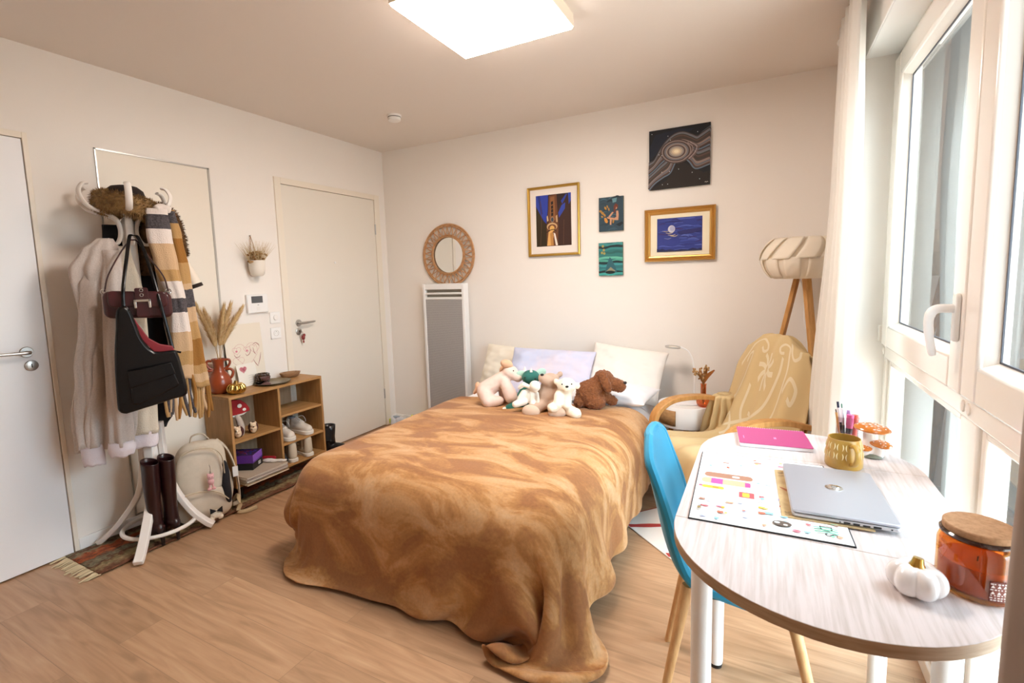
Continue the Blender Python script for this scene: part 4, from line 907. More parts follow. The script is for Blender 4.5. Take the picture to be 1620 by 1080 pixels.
for row, z in enumerate((.066, .040)):
    for k in range(26):
        a = 2 * PI * k / 26 + .2
        if abs(a % (2 * PI)) < .3 or a % (2 * PI) > 6.0: continue
        b = .05 * (1 if k % 2 else -1)
        pt.tube([cyl(a + b * (1 - (2 * j / 6 - 1) ** 2), z + (j / 6 - .5) * .019) for j in range(7)], [.0004, .001, .0014, .0015, .0014, .001, .0004], 5)
pt.build('pattern', M('pale_slip', '#e5d3a0', .5), mg)
# ---- ceramic mushrooms
m_orange = M('orange_glaze', '#c9772c', .22, coat=.6, var=('#b8651f', 25, .4, .7)); m_cer = M('cream_ceramic', '#ebe2dc', .25, coat=.5); m_moss = M('grey_green_glaze', '#7d7f70', .4)
mo = thing('mushroom_ornament', 'ceramic cluster of three orange spotted mushrooms on the table', 'ornament', (3.387, -1.708, TZ_))
blob('stem', [('c', (-.006, 0, .01), (-.008, 0, .075), .022, .019), ('c', (.012, -.012, .01), (.015, -.014, .036), .015, .012), ('c', (-.02, -.014, .01), (-.02, -.015, .02), .013, .011)], m_cer, mo, .003, 2)
MB().lathe([(0, 0), (.026, 0), (.03, .004), (.026, .009), (.02, .012)], 24, (-.002, -.006, 0)).build('moss_base', m_moss, mo)
def capm(c, r, h, tilt, nd, seed):
    q = Matrix.Translation(c) @ Euler(tilt).to_matrix().to_4x4()
    m1 = MB().lathe([(r * .4, -.004), (r * .8, -.003), (r * .97, .0), (r, .004), (r * .93, h * .5), (r * .7, h * .82), (r * .35, h * .98), (0, h)], 32); m1.v = [q @ p for p in m1.v]; o = m1.build('cap', m_orange, mo)
    rg = random.Random(seed); d = MB()
    for i in range(nd):
        a = 2 * PI * (i * .618); rr = r * math.sqrt((i + .5) / nd) * .86; z = h * math.sqrt(max(0, 1 - (rr / r) ** 2.2)) * .98
        d.ball(q @ V(rr * math.cos(a), rr * math.sin(a), z), (r * rg.uniform(.06, .11), r * rg.uniform(.06, .11), .0016), n=8, m=5)
    d.build('spot', m_cer, o)
    m2 = MB().lathe([(r * .3, -.012), (r * .95, -.0005)], 28, cap=False); m2.v = [q @ p for p in m2.v]; m2.build('gill', m_cer, o)
capm(V(-.004, 0, .083), .048, .018, (0, .06, 0), 22, 1); capm(V(.016, -.016, .042), .029, .013, (.1, .12, 0), 13, 2); capm(V(-.022, -.017, .025), .0185, .010, (.1, -.1, 0), 8, 3)
# ---- clear pen cup with pens
m_clear = tinted_glass('clear_acrylic', '#f1ecee', refl=.06)
pc = thing('pen_cup', 'clear acrylic pen pot holding pens beside the curtain', 'pen pot', (3.336, -1.59, TZ_))
MB().prism(rrect(0, 0, .062, .05, .008), 0, .004).build('base', m_clear, pc)
o = MB(); a_, b_ = rrect(0, 0, .062, .05, .008), rrect(0, 0, .058, .046, .007); n = len(a_)
o.add([(x, y, z) for z in (.004, .088) for x, y in a_] + [(x, y, z) for z in (.004, .088) for x, y in b_], [(i, (i + 1) % n, n + (i + 1) % n, n + i) for i in range(n)] + [(2 * n + i, 3 * n + i, 3 * n + (i + 1) % n, 2 * n + (i + 1) % n) for i in range(n)] + [(n + i, n + (i + 1) % n, 3 * n + (i + 1) % n, 3 * n + i) for i in range(n)])
o.build('walls', m_clear, pc)
def pen(name, label, cat, p, e, parts):
    t = thing(name, label, cat, (3.336, -1.59, TZ_), group='pens in the clear pot')
    p, e = Vector(p), Vector(e)
    for nm, t0, t1, r, m, n in parts: MB().tube([p.lerp(e, t0), p.lerp(e, t1)], r, n).build(nm, m, t)
pl_ = M('white_plastic', '#e9e7ea', .3)
pen('ballpoint_pen', 'white ballpoint pen with navy clip leaning in the pen pot', 'pen', (-.014, .0, .006), (-.03, .006, .138), [('barrel', 0, .82, .0045, pl_, 10), ('clip', .80, .97, .0038, M('navy_plastic', '#1d2440', .3), 10), ('grip', .1, .45, .0049, M('navy_plastic', '#1d2440'), 10)])
pen('ballpoint_pen', 'white multicolour pen with green tip standing in the pen pot', 'pen', (-.008, .012, .006), (-.017, .018, .125), [('barrel', 0, .88, .0052, pl_, 10), ('button', .88, 1, .002, M('green_plastic', '#3c7a68', .3), 8), ('grip', .1, .4, .0055, M('teal_plastic', '#3f6d86', .3), 10)])
pen('pencil', 'plain wooden pencil leaning at the left of the pen pot', 'pencil', (-.02, -.012, .006), (-.036, -.012, .112), [('shaft', 0, .9, .0035, M('pencil_wood', '#c7924f', .5), 6), ('tip', .9, 1, .002, M('pencil_lead', '#5c3f2a', .5), 6)])
pen('highlighter', 'pink highlighter pen standing in the pen pot', 'highlighter', (.002, -.006, .005), (.006, -.004, .095), [('barrel', 0, .6, .0095, M('pink_plastic', '#e0639c', .3), 14), ('cap', .6, 1, .0105, M('pink_plastic', '#e0639c'), 14), ('stripe', .3, .5, .0097, M('black_print', '#26202a', .4), 14)])
pen('highlighter', 'coral red highlighter pen standing in the pen pot', 'highlighter', (.018, .004, .005), (.021, .006, .094), [('barrel', 0, .6, .0088, M('coral_plastic', '#e8705e', .3), 14), ('cap', .6, 1, .0096, M('coral_plastic', '#e8705e'), 14)])
pen('marker_pen', 'lilac and mint felt pen behind the pink highlighter', 'pen', (.006, .013, .005), (.003, .016, .106), [('barrel', 0, .6, .0055, M('mint_plastic', '#9cd0cf', .3), 12), ('cap', .6, 1, .0062, M('lilac_plastic', '#b79ccf', .3), 12)])
# ---- white ceramic pumpkin
pk = thing('ceramic_pumpkin', 'glossy white ceramic pumpkin with a gold stem beside the candle jar', 'ornament', (3.332, -2.462, TZ_), .3)
def pumpkin(parent, r, h, m_body, m_stem, n_l, bumps=0):
    pr = [(0, .004)] + [(r * (math.sin(PI * t) ** .55) * (1 if t > .5 else .97), h * t) for t in [i / 12 for i in range(1, 12)]] + [(r * .18, h * .90), (0, h * .87)]
    pr = [(r * .3, 0.0), (r * .62, .001), (r * .86, h * .12), (r * .98, h * .32), (r, h * .5), (r * .95, h * .7), (r * .8, h * .88), (r * .55, h * .985), (r * .3, h * .97), (r * .12, h * .9)]
    mb = MB().lathe(pr, n_l * 12, lobes=(n_l, .24)); mb.build('body', m_body, parent, angle=0, subsurf=1)
    MB().tube([(0, 0, h * .86), (.0, 0, h * 1.02), (.002, .001, h * 1.2)], [r * .34, r * .22, r * .17], 12).build('stem', m_stem, parent)
m_goldm = M('gold_glaze', '#d8b05a', .18, 1)
pumpkin(pk, .045, .054, M('glossy_white_ceramic', '#eeeaea', .12, coat=.8), m_goldm, 6)
# ---- amber candle jar
cj = thing('candle_jar', 'amber glass candle jar with a flat cork lid on the table edge', 'candle', (3.428, -2.405, TZ_))
m_amber = tinted_glass('amber_glass', '#efc88e'); rj = .0565
MB().lathe([(0, .0), (rj - .008, .0), (rj - .001, .004), (rj, .012), (rj, .085), (rj - .004, .096), (rj - .009, .1005), (rj - .012, .1005), (rj - .011, .099), (rj - .007, .094), (rj - .0035, .084), (rj - .0035, .014), (rj - .01, .007), (0, .006)], 48, cap=False).build('glass', m_amber, cj)
MB().lathe([(0, .0075), (rj - .011, .0075), (rj - .0045, .014), (rj - .0045, .058), (rj - .012, .054), (0, .053)], 40, cap=False).build('wax', M('orange_wax', '#cf8a3c', .6, sss=.3), cj)
MB().tube([(0, 0, .05), (.001, 0, .062)], .001, 6).build('wick', m_black, cj)
MB().lathe([(0, .1085), (rj - .007, .1085), (rj - .006, .110), (rj - .006, .120), (rj - .0075, .1215), (0, .1215)], 40, cap=False).build('cork_lid', M('cork', '#b58c68', .9, var=('#a17a58', 120, .4, .65), bump=(200, .4, .002)), cj)
MB().lathe([(rj - .013, .100), (rj - .005, .100), (rj - .002, .103), (rj - .002, .106), (rj - .005, .109), (rj - .013, .109)], 40, cap=False).build('neck_ring', M('dark_amber_rim', '#2c120a', .12, coat=.6), cj)
lb = MB(); a0 = math.radians(-72)
def jl(a, z, d=.0004): return V((rj + d) * math.cos(a), (rj + d) * math.sin(a), z)
lb.grid(lambda u, v: jl(a0 + (u - .5) * .62, .012 + v * .036), 8, 2); lab = lb.build('label', M('label_brown', '#7a3d30', .6), cj, solid=.0003, solid_off=1)
ic = MB(); random.seed(2)
def mark(a, z, da, dz): ic.grid(lambda u, v: jl(a0 + a + (u - .5) * da, z + (v - .5) * dz, .0009), 2, 1)
for r_, z in enumerate((.044, .0395, .034, .0285, .024, .0195, .0155)):
    for c_ in range(7 if r_ != 1 and r_ != 3 else 4):
        if r_ in (1, 3):
            x = -.23 + c_ * .15; ic.add([jl(a0 + x - .05, z - .0022, .0009), jl(a0 + x + .05, z - .0022, .0009), jl(a0 + x, z + .0026, .0009)], [(0, 1, 2)])
        else: mark(-.26 + c_ * .085 + random.uniform(-.01, .01), z, random.uniform(.03, .07), .0018)
ic.build('label_print', M('label_white', '#e9ddd6', .6), lab, smooth=False)
# ================================================================== shelf unit by the entry door and its contents
m_shelf = M('oak_shelf', '#b48856', .5, stretch=(22, 2.2, 22), var=('#99703f', 2.4, .36, .7, 7))
m_shelfv = M('oak_shelf_upright', '#b08452', .5, stretch=(22, 22, 2.2), var=('#956c3c', 2.4, .36, .7, 7))
X0, X1, Y0_, Y1_, ZB, ZT, DV, TK = .012, .27, -1.785, -1.088, .10, .667, -1.445, .016
su = thing('shelf_unit', 'low oak shelf unit with five open compartments beside the entry door', 'shelf', (.14, -1.4365, 0))
def sb(nm, lo, hi, m): MB().box(lo, hi).build(nm, m, su, world=True, bevel=.0012)
sb('top_board', (X0, Y0_, ZT - TK), (X1, Y1_, ZT), m_shelf); sb('bottom_board', (X0, Y0_, ZB), (X1, Y1_, ZB + TK), m_shelf)
for y in (Y0_, Y1_ - TK): sb('side_panel', (X0, y, ZB + TK), (X1, y + TK, ZT - TK), m_shelfv)
sb('divider', (X0, DV - TK / 2, ZB + TK), (X1, DV + TK / 2, ZT - TK), m_shelfv)
for y0, y1, z in ((Y0_ + TK, DV - TK / 2, .39), (DV + TK / 2, Y1_ - TK, .465), (DV + TK / 2, Y1_ - TK, .27)): sb('shelf_board', (X0, y0, z - TK), (X1 - .003, y1, z), m_shelf)
sb('back_panel', (X0 - .006, Y0_, ZB), (X0, Y1_, ZT), M('grey_oak_back', '#a38a70', .6, stretch=(22, 22, 2.2), var=('#8d7458', 2.4, .36, .7, 7)))
for x in (.04, .225):
    for y in (Y0_ + .05, Y1_ - .05): MB().lathe([(.013, .0085), (.016, ZB)], 14, (x, y, 0)).build('foot', m_black, su, world=True)
# ---- on top: vase with pampas
RV = R(58.5)
va = thing('terracotta_vase', 'glossy terracotta vase with four looped handles on the shelf unit', 'vase', (.086, -1.715, ZT), RV)
m_terra = M('terracotta_glaze', '#96401d', .3, coat=.4, var=('#7f3214', 14, .4, .7))
MB().lathe([(0, 0), (.042, 0), (.056, .012), (.066, .045), (.067, .07), (.058, .105), (.042, .128), (.031, .142), (.028, .16), (.030, .19), (.037, .214), (.037, .218), (.032, .218), (.026, .19), (.024, .15), (0, .14)], 40, cap=False).build('body', m_terra, va)
for s in (-1, 1):
    MB().tube(spline([(s * .034, 0, .205), (s * .056, 0, .207), (s * .064, 0, .19), (s * .052, 0, .165), (s * .03, 0, .15)], 6), .0075, 10).build('handle', m_terra, va)
    MB().tube(spline([(s * .034, -.01, .146), (s * .062, -.014, .148), (s * .076, -.016, .13), (s * .068, -.014, .10), (s * .056, -.01, .088)], 6), .008, 10).build('handle', m_terra, va)
m_pamp = M('pampas_plume', '#e0c698', .95, var=('#c6a26c', 70, .3, .7)); m_pst = M('pampas_stalk', '#a98450', .8)
tips = [((.12, -1.835, 1.225), 'far left'), ((.11, -1.783, 1.185), 'second from left'), ((.10, -1.655, 1.205), 'middle'), ((.085, -1.60, 1.215), 'second from right'), ((.085, -1.525, 1.19), 'far right')]
for k, (tp, nm) in enumerate(tips):
    t = thing('pampas_stem', 'dried pampas plume in the terracotta vase, %s of the five' % nm, 'dried grass', (.082, -1.705, ZT), group='pampas plumes in the terracotta vase')
    b = V(0, 0, .15); tp = V(*tp) - V(.082, -1.705, ZT); c = V(tp.x * .25, tp.y * .25, .33); P_ = spline([b, c, tp], 12)
    MB().tube(P_, .0016, 6).build('stalk', m_pst, t)
    rg = random.Random(k); pl = MB(); i0 = int(len(P_) * .42); n = len(P_) - i0
    core = P_[i0:]; pl.tube(core, [.003 + .009 * math.sin(PI * min(1, (i + .6) / n)) ** .7 for i in range(n)], 8)
    for i in range(620):
        f = rg.random(); p = along(core, f); d = (along(core, min(1, f + .05)) - along(core, max(0, f - .05))).normalized()
        o = V(rg.gauss(0, 1), rg.gauss(0, 1), rg.gauss(0, 1)); o = (o - d * o.dot(d)).normalized(); w = .011 * math.sin(PI * min(1, f * .9 + .1)) + .004
        p = p + o * w * .8; e = p + o * w * rg.uniform(.9, 1.7) + d * rg.uniform(.02, .045); s = d.cross(o) * .002
        pl.add([p + s, p - s, e], [(0, 1, 2)])
    pl.build('plume', m_pamp, t, angle=0)
gp = thing('gold_pumpkin', 'shiny gold pumpkin ornament in front of the terracotta vase', 'ornament', (.203, -1.688, ZT), .5)
pumpkin(gp, .056, .068, M('polished_gold', '#d9b869', .12, 1), M('old_gold', '#8a6a36', .4, .8), 9)
# ---- tray, cup, small pedestal bowl, wooden bowl
ty = thing('brass_tray', 'round aged brass tray on top of the shelf unit', 'tray', (.148, -1.395, ZT))
MB().lathe([(0, .003), (.095, .003), (.108, .010), (.116, .012), (.116, .014), (.106, .0125), (.094, .006), (0, .006)], 56, cap=False).build('dish', M('aged_brass', '#94866a', .3, .9, var=('#6f6248', 20, .4, .7)), ty)
MB().lathe([(0, 0), (.06, 0), (.06, .003), (0, .003)], 40, cap=False).build('foot_ring', M('aged_brass', '#94866a'), ty)
am = thing('votive_cup', 'dark amber glass votive cup with a knobbly surface on the tray', 'candle holder', (.105, -1.435, ZT + .0062))
m_da = M('dark_amber_glass', '#3d2614', .12, coat=.8); b = MB().lathe([(0, 0), (.03, 0), (.038, .015), (.041, .04), (.038, .064), (.034, .066), (.034, .06), (.03, .02), (0, .015)], 32, cap=False)
for r_ in range(4):
    for k in range(13): a = 2 * PI * (k + r_ % 2 * .5) / 13; z = .012 + r_ * .0155; rr = pw(z, [(0, .033), (.02, .039), (.045, .0405), (.07, .037)]); b.ball((rr * math.cos(a), rr * math.sin(a), z), .0078, n=8, m=6)
b.build('cup', m_da, am)
pd = thing('pedestal_bowl', 'tiny purple brown pedestal bowl in front of the amber votive cup', 'bowl', (.172, -1.462, ZT + .0062))
m_pur = M('purple_brown_stone', '#6b4b46', .45); MB().lathe([(0, 0), (.03, 0), (.032, .004), (.022, .012), (.010, .017), (.010, .024), (.026, .034), (.031, .052), (.028, .052), (.022, .036), (0, .030)], 32, cap=False).build('bowl', m_pur, pd)
wb = thing('wooden_bowl', 'oval pale wooden bowl at the far end of the shelf top', 'bowl', (.088, -1.205, ZT), RV + .2)
b = MB().lathe([(0, 0), (.035, 0), (.05, .006), (.063, .026), (.066, .036), (.061, .037), (.056, .028), (.044, .012), (0, .010)], 40, cap=False); b.v = [V(p.x * 1.1, p.y * .72, p.z) for p in b.v]
b.build('bowl', M('rough_wood', '#a98460', .7, stretch=(5, 30, 30), var=('#835f3f', 3, .35, .7), bump=(60, .3, .002)), wb)
MB().box((-.03, -.012, .0115), (.028, .016, .0125)).build('slate_inlay', M('dark_slate', '#3a3330', .6), wb, bevel=.001)
# ---- drawing and card leaning on the wall
dp = thing('drawing_paper', 'cream sheet with a red line drawing of hearts leaning on the wall', 'drawing', (.045, -1.493, ZT + .002), rot=(0, R(-4), 0))
MB().box((-.0012, -.132, 0), (.0, .132, .41)).build('sheet', M('cream_paper', '#e6dccb', .85), dp)
A = Art(.264, .41, lambda u, v, k: V(.0002 + k, -.132 + u, .41 + v), .00006); red, pk_ = '#8e2f3c', '#c98a8c'
hs = lambda cx, cy, s, sq=1: [(cx + s * 16 * math.sin(t) ** 3 / 17, cy - sq * s * (13 * math.cos(t) - 5 * math.cos(2 * t) - 2 * math.cos(3 * t) - math.cos(4 * t)) / 17) for t in [2 * PI * i / 26 for i in range(26)]]
A.line(pk_, hs(.52, .50, .34, .75), .006, 3, closed=True)
for (cx, cy, s) in ((.28, .42, .12), (.56, .42, .10), (.3, .6, .16), (.76, .42, .15)): A.line(pk_, hs(cx, cy, s, .6), .006, 2, closed=True)
for P_ in ([(.2, .48), (.24, .52), (.32, .52), (.36, .49)], [(.5, .48), (.53, .52), (.6, .5), (.64, .46), (.66, .42)], [(.3, .66), (.4, .72), (.5, .73), (.57, .7), (.6, .66)], [(.7, .6), (.72, .64), (.78, .70), (.8, .72)], [(.8, .72), (.88, .6), (.92, .5)], [(.72, .36), (.8, .33), (.88, .36), (.9, .4)], [(.72, .4), (.74, .48), (.78, .52)]): A.line(red, P_, .014, 5, True)
for u, v in ((.27, .43), (.55, .44)): A.oval('#d98a96', u, v, .03, .018)
for i in range(7): A.line(pk_, [(.46 + i * .035, .75 - i * .004), (.475 + i * .035, .72 - i * .004), (.485 + i * .035, .755 - i * .004)], .007, 3)
A.build('line_drawing', dp)
cdp = thing('greeting_card', 'small white card with a scribbled pink heart in front of the drawing', 'card', (.075, -1.51, ZT + .001), rot=(0, R(-9), R(8)))
MB().box((-.001, -.075, 0), (0, .075, .15)).build('card_sheet', M('card_white', '#e9e3d8', .85), cdp)
A = Art(.15, .15, lambda u, v, k: V(.0002 + k, -.075 + u, .15 + v), .00006); random.seed(4)
A.poly('#c77f86', hs(.32, .24, .2, .9)); 
for i in range(16): A.line('#a8535f', [(.16 + random.random() * .3, .12 + random.random() * .2), (.3 + random.random() * .1, .2 + random.random() * .1), (.2 + random.random() * .26, .12 + random.random() * .24)], .008, 3)
for i in range(4): A.line('#b9b2a8', [(.5, .55 + i * .1), (.7, .54 + i * .1), (.9, .55 + i * .1)], .01, 3)
A.build('scribble', cdp)
# ---- upper left compartment: felt mushroom, two hedgehogs
m_felt = M('red_felt', '#9c2326', .9); ms = thing('mushroom_figure', 'red spotted felt mushroom figure leaning in the upper left compartment', 'ornament', (.165, -1.692, .39), R(63))
def cut(pts, m, nm, y0, y1, parent): q = MB().prism(pts, y0, y1); q.v = [V(p.x, -p.z, p.y) for p in q.v]; return q.build(nm, m, parent, bevel=.003)
cpt = [(-.085, .155), (-.07, .185), (-.04, .22), (0, .238), (.04, .228), (.07, .2), (.084, .172), (.085, .155), (.04, .142), (-.04, .135)]
cap_ = cut(cpt, m_felt, 'cap', 0, .022, ms)
for x, z, r in ((-.035, .19, .018), (.03, .195, .013), (.055, .168, .010), (-.06, .16, .009)): cut(ell(x, z, r, r), M('white_felt', '#e9e4dc', .9), 'spot', .022, .025, cap_)
cut([(-.075, .15), (.08, .158), (.05, .135), (0, .126), (-.05, .13)], M('white_felt', '#e9e4dc'), 'gill', .005, .02, ms)
MB().tube(spline([(.01, -.011, .14), (.022, -.011, .10), (.03, -.011, .06), (.025, -.011, .02), (.01, -.011, .004)], 6), [.016, .016, .017, .017, .018, .018, .019, .019, .02, .02, .02, .02, .02, .021, .021, .022, .022, .022, .022, .022, .022, .022, .022, .022, .022], 12).build('stem', M('grey_white_felt', '#b7a99c', .9), ms)
cut([(.0, .236), (.015, .255), (.03, .25), (.022, .236)], M('green_felt', '#5f8a3a', .9), 'leaf', .004, .016, ms)
m_hedge = M('hedgehog_brown', '#4a2420', .8, bump=(160, .6, .004)); m_face = M('hedgehog_cream', '#dcc3a4', .8)
for k, (x, y, lab, sc) in enumerate(((.205, -1.70, 'small cream and brown hedgehog figure beside the felt mushroom', 1), (.205, -1.60, 'small cream and brown hedgehog figure alone in the middle of the compartment', 1))):
    h = thing('hedgehog_figure', lab, 'ornament', (x, y, .39), R(-30 if k else -50), 'hedgehog figures')
    blob('spines', [('s', (-.006, 0, .036), (.027, .030, .036))], m_hedge, h, .0035, 2)
    blob('front', [('s', (.012, 0, .032), (.022, .021, .029)), ('s', (.016, 0, .056), (.018, .018, .017)), ('c', (.026, 0, .052), (.037, 0, .050), .008, .005), ('s', (.02, .013, .071), (.006, .006, .008)), ('s', (.02, -.013, .071), (.006, .006, .008)), ('c', (.024, .012, .035), (.033, .006, .034), .006, .006), ('c', (.024, -.012, .035), (.033, -.006, .034), .006, .006)], m_face, h, .0025, 2)
    MB().ball((.042, 0, .051), .0035, n=8, m=6).build('nose', m_nose, h)
# ---- lower left compartment: magazines, boxes, cloth
random.seed(6); zz = ZB + TK + .0003
mcols = ['#b79a76', '#c4ad8c', '#8d7a68', '#d9d2c8', '#6a2f33', '#cfc4b4', '#b3a28e']
for k, th_k in enumerate((.008, .006, .009, .007, .007, .006, .008)):
    t = thing('magazine', ('magazine pile under the boxes, %s' % ('bottom', 'second from the bottom', 'third from the bottom', 'fourth and middle one', 'third from the top', 'second from the top', 'topmost')[k]).replace('magazine pile under the boxes,', 'magazine in the pile under the boxes,'), 'magazine', (.205 + random.uniform(-.012, .012), -1.612 + random.uniform(-.006, .006), zz), random.uniform(-.05, .05), 'magazines in the lower left compartment')
    MB().box((-.125, -.148, .0006), (.123, .146, th_k - .0006)).build('pages', M('page_edges', '#d8cfc2', .85), t); MB().box((-.126, -.149, th_k - .0008), (.126, .149, th_k)).box((-.126, -.149, 0), (.126, .149, .0008)).box((-.1265, -.149, 0), (-.1255, .149, th_k)).build('cover', M('magazine_cover_' + 'abcdefg'[k], mcols[k], .45), t)
    zz += th_k + .0003
bxk = thing('shoe_box', 'black card box under the purple box', 'box', (.15, -1.645, zz), R(28)); MB().box((-.085, -.06, 0), (.085, .06, .045)).build('carton', M('black_card', '#1b1a1c', .5), bxk, bevel=.001)
A = Art(.03, .02, lambda u, v, k: V(.0853 + k, .01 + u, .033 + v), .0001); A.poly('#e4e2de', [(0, 0), (1, 0), (1, 1), (0, 1)])
for q in range(6): A.poly('#2a2a2c', [(.1 + q * .14, .15), (.16 + q * .14, .15), (.16 + q * .14, .8), (.1 + q * .14, .8)])
A.build('barcode_label', bxk)
bxp = thing('gift_box', 'purple patterned box on the black box in the lower left compartment', 'box', (.148, -1.648, zz + .0455), R(31)); MB().box((-.09, -.065, 0), (.09, .065, .052)).build('carton', M('purple_card', '#5b2f86', .45), bxp, bevel=.001)
A = Art(.18, .13, lambda u, v, k: V(-.09 + u, .065 + v, .0522 + k), .0001); A.poly('#3a2048', [(0, 0), (1, 0), (1, 1), (0, 1)]); random.seed(12)
for q in range(14): A.line(random.choice(['#8a2c3a', '#5b3bb0', '#b8402f', '#2f3a86', '#6a2f7a']), [(random.random() * .8, random.random()), (random.random() * .9 + .05, random.random()), (random.random() * .9 + .1, random.random() * .9)], .05, 4, True)
A.build('lid_print', bxp)
A = Art(.13, .052, lambda u, v, k: V(.0903 + k, -.065 + u, .052 + v), .0001); A.poly('#8a58b8', [(0, .0), (1, .0), (1, .8), (0, .8)])
for q in range(5): A.line('#6d3f9c', [(.05 + q * .2, .7), (.15 + q * .2, .1), (.2 + q * .2, .6)], .015, 3)
A.build('side_print', bxp)
pch = thing('cloth_pouch', 'crumpled white cloth lying over the edge of the magazines', 'cloth', (.245, -1.515, zz))
blob('cloth', [('c', (-.05, -.02, .012), (.0, .0, .012), .012, .014), ('c', (0, 0, .012), (.055, .035, .008), .013, .009), ('s', (.065, .045, .008), (.014, .018, .008))], M('white_cotton_cloth', '#dcd5cc', .9, bump=(60, .5, .004)), pch, .004, 2, .004, 40)
rdp = thing('red_case', 'small red case beside the crumpled white cloth', 'case', (.17, -1.49, zz), .4); blob('shell', [('c', (-.03, 0, .012), (.045, .0, .012), .011, .012)], M('red_plastic', '#a3202c', .35), rdp, .003)
# ---- shoes
m_sole = M('white_sole', '#dcd4c8', .6); m_lace = M('lace_white', '#e4ded6', .85); m_lin = M('grey_lining', '#8f97a0', .9)
def shoe(name, label, loc, rz, L=.245, tall=.0, m_up=None, m_so=m_sole, group=None, accent=None, heel_up=0):
    t = thing(name, label, 'shoe', loc, rz, group); k = L / .26
    out = [(-.125, .0), (-.118, .028), (-.08, .036), (-.02, .033), (.04, .042), (.09, .043), (.122, .026), (.132, .0), (.122, -.028), (.09, -.04), (.04, -.038), (-.02, -.033), (-.08, -.036), (-.118, -.028)]
    out = [(p.x * k, p.y * k) for p in spline([V(x, y, 0) for x, y in out], 3, True)]
    MB().prism(out, 0, .027 * k).build('sole', m_so, t, bevel=.004)
    up_ = [('c', (-.085 * k, 0, .045 * k), (.03 * k, .001, .045 * k), .034 * k, .036 * k), ('c', (.03 * k, .001, .045 * k), (.092 * k, .002, .036 * k), .036 * k, .031 * k), ('c', (-.088 * k, 0, .05 * k), (-.088 * k, 0, .085 * k + tall), .034 * k, .031 * k), ('c', (-.04 * k, 0, .06 * k), (-.045 * k, 0, .085 * k + tall), .033 * k, .029 * k), ('c', (-.03 * k, 0, .085 * k + tall * .5), (.045 * k, .001, .06 * k), .026 * k, .022 * k)]
    u = blob('upper', up_, m_up, t, .0045, 3)
    MB().ball((-.066 * k, 0, .105 * k + tall), (.043 * k, .022 * k, .0125 * k)).build('opening', m_lin, t)
    lc = MB()
    for i in range(5 if not tall else 8):
        f = i / (4 if not tall else 7); x, z = lerp(.04, -.022, f) * k, lerp(.086, .112 + tall * 1.0 / k * .8, f) * k
        lc.tube(spline([(x, -.018 * k, z - .006), (x + .003, 0, z + .002), (x, .018 * k, z - .006)], 4), .0026, 6)
    lc.tube(spline([(-.02 * k, 0, .115 * k + tall * .8), (.01 * k, .03, .12 * k + tall * .8), (.02 * k, .045, .09 * k + tall * .6), (.015 * k, .05, .07 * k)], 5), .002, 6)
    lc.build('laces', m_lace, t)
    if accent: MB().box((-.13 * k, -.012, .05 * k), (-.118 * k, .012, .09 * k)).build('heel_tab', accent, t, bevel=.003)
    return t
m_sn = M('offwhite_leather', '#d5cabc', .55, bump=(60, .15, .003)); m_snb = M('beige_leather', '#c4b6a0', .6, bump=(60, .15, .003)); zs = .2703
shoe('sneaker', 'off-white sneaker on the middle right shelf, nearer to the divider', (.150, -1.355, zs), R(-4), .25, 0, m_sn, group='white sneakers on the middle shelf')
shoe('sneaker', 'off-white sneaker on the middle right shelf, nearer to the entry door', (.15, -1.215, zs), R(2), .25, 0, m_sn, group='white sneakers on the middle shelf')
shoe('high_top_shoe', 'beige high-top shoe turned heel out in the bottom right compartment, left one', (.160, -1.335, ZB + TK + .0004), R(168), .235, .04, m_snb, group='beige high-top shoes')
shoe('high_top_shoe', 'beige high-top shoe turned heel out in the bottom right compartment, right one', (.165, -1.215, ZB + TK + .0004), R(172), .235, .04, m_snb, group='beige high-top shoes')
bb_ = thing('black_pouch', 'soft black pouch beside the beige high-top shoes', 'pouch', (.16, -1.408, ZB + TK)); blob('pouch', [('c', (-.07, 0, .03), (.07, .0, .03), .024, .022), ('c', (-.05, 0, .06), (.06, .003, .05), .02, .018)], M('black_nylon', '#151417', .7), bb_, .005, 2)
# ankle boot
ab = thing('ankle_boot', 'black ankle boot on the floor between the shelf unit and the entry door', 'boot', (.165, -.885, .0), R(30)); m_bl = M('black_leather', '#161314', .35, coat=.2, bump=(50, .15, .002))
MB().tube([(-.06, 0, .085), (-.062, 0, .14), (-.06, 0, .19), (-.058, 0, .235)], [.043, .042, .046, .048], 20, flat=(1, .85, (1, 0, 0)), cap=False).build('shaft', m_bl, ab, solid=.004)
blob('foot', [('c', (-.065, 0, .06), (.03, 0, .048), .038, .036), ('c', (.03, 0, .045), (.095, 0, .035), .035, .028), ('c', (-.06, 0, .07), (-.062, 0, .10), .040, .040)], m_bl, ab, .005, 3)
MB().prism([(p[0] * 1.0 - .01, p[1]) for p in ell(0, 0, .13, .042, 28)], 0, .022).build('sole', m_black, ab, bevel=.003)
MB().box((-.085, -.044, .12), (-.035, -.0395, .22)).build('elastic_panel', M('black_elastic', '#2a2727', .9, bump=(200, .6, .003)), ab)
# running shoes near the corner
m_neon = M('neon_mesh', '#b9c83a', .6); m_grey = M('pale_grey_mesh', '#c9ccd2', .6)
shoe('running_shoe', 'pale running shoe with neon yellow heel behind the bed corner, nearer the entry door', (.23, -.17, 0), R(20), .26, 0, m_grey, group='running shoes by the corner', accent=m_neon)
shoe('running_shoe', 'neon yellow and white running shoe behind the bed corner, nearer the radiator', (.37, -.075, 0), R(10), .26, 0, m_neon, M('white_foam', '#e6e6e4', .6), group='running shoes by the corner')
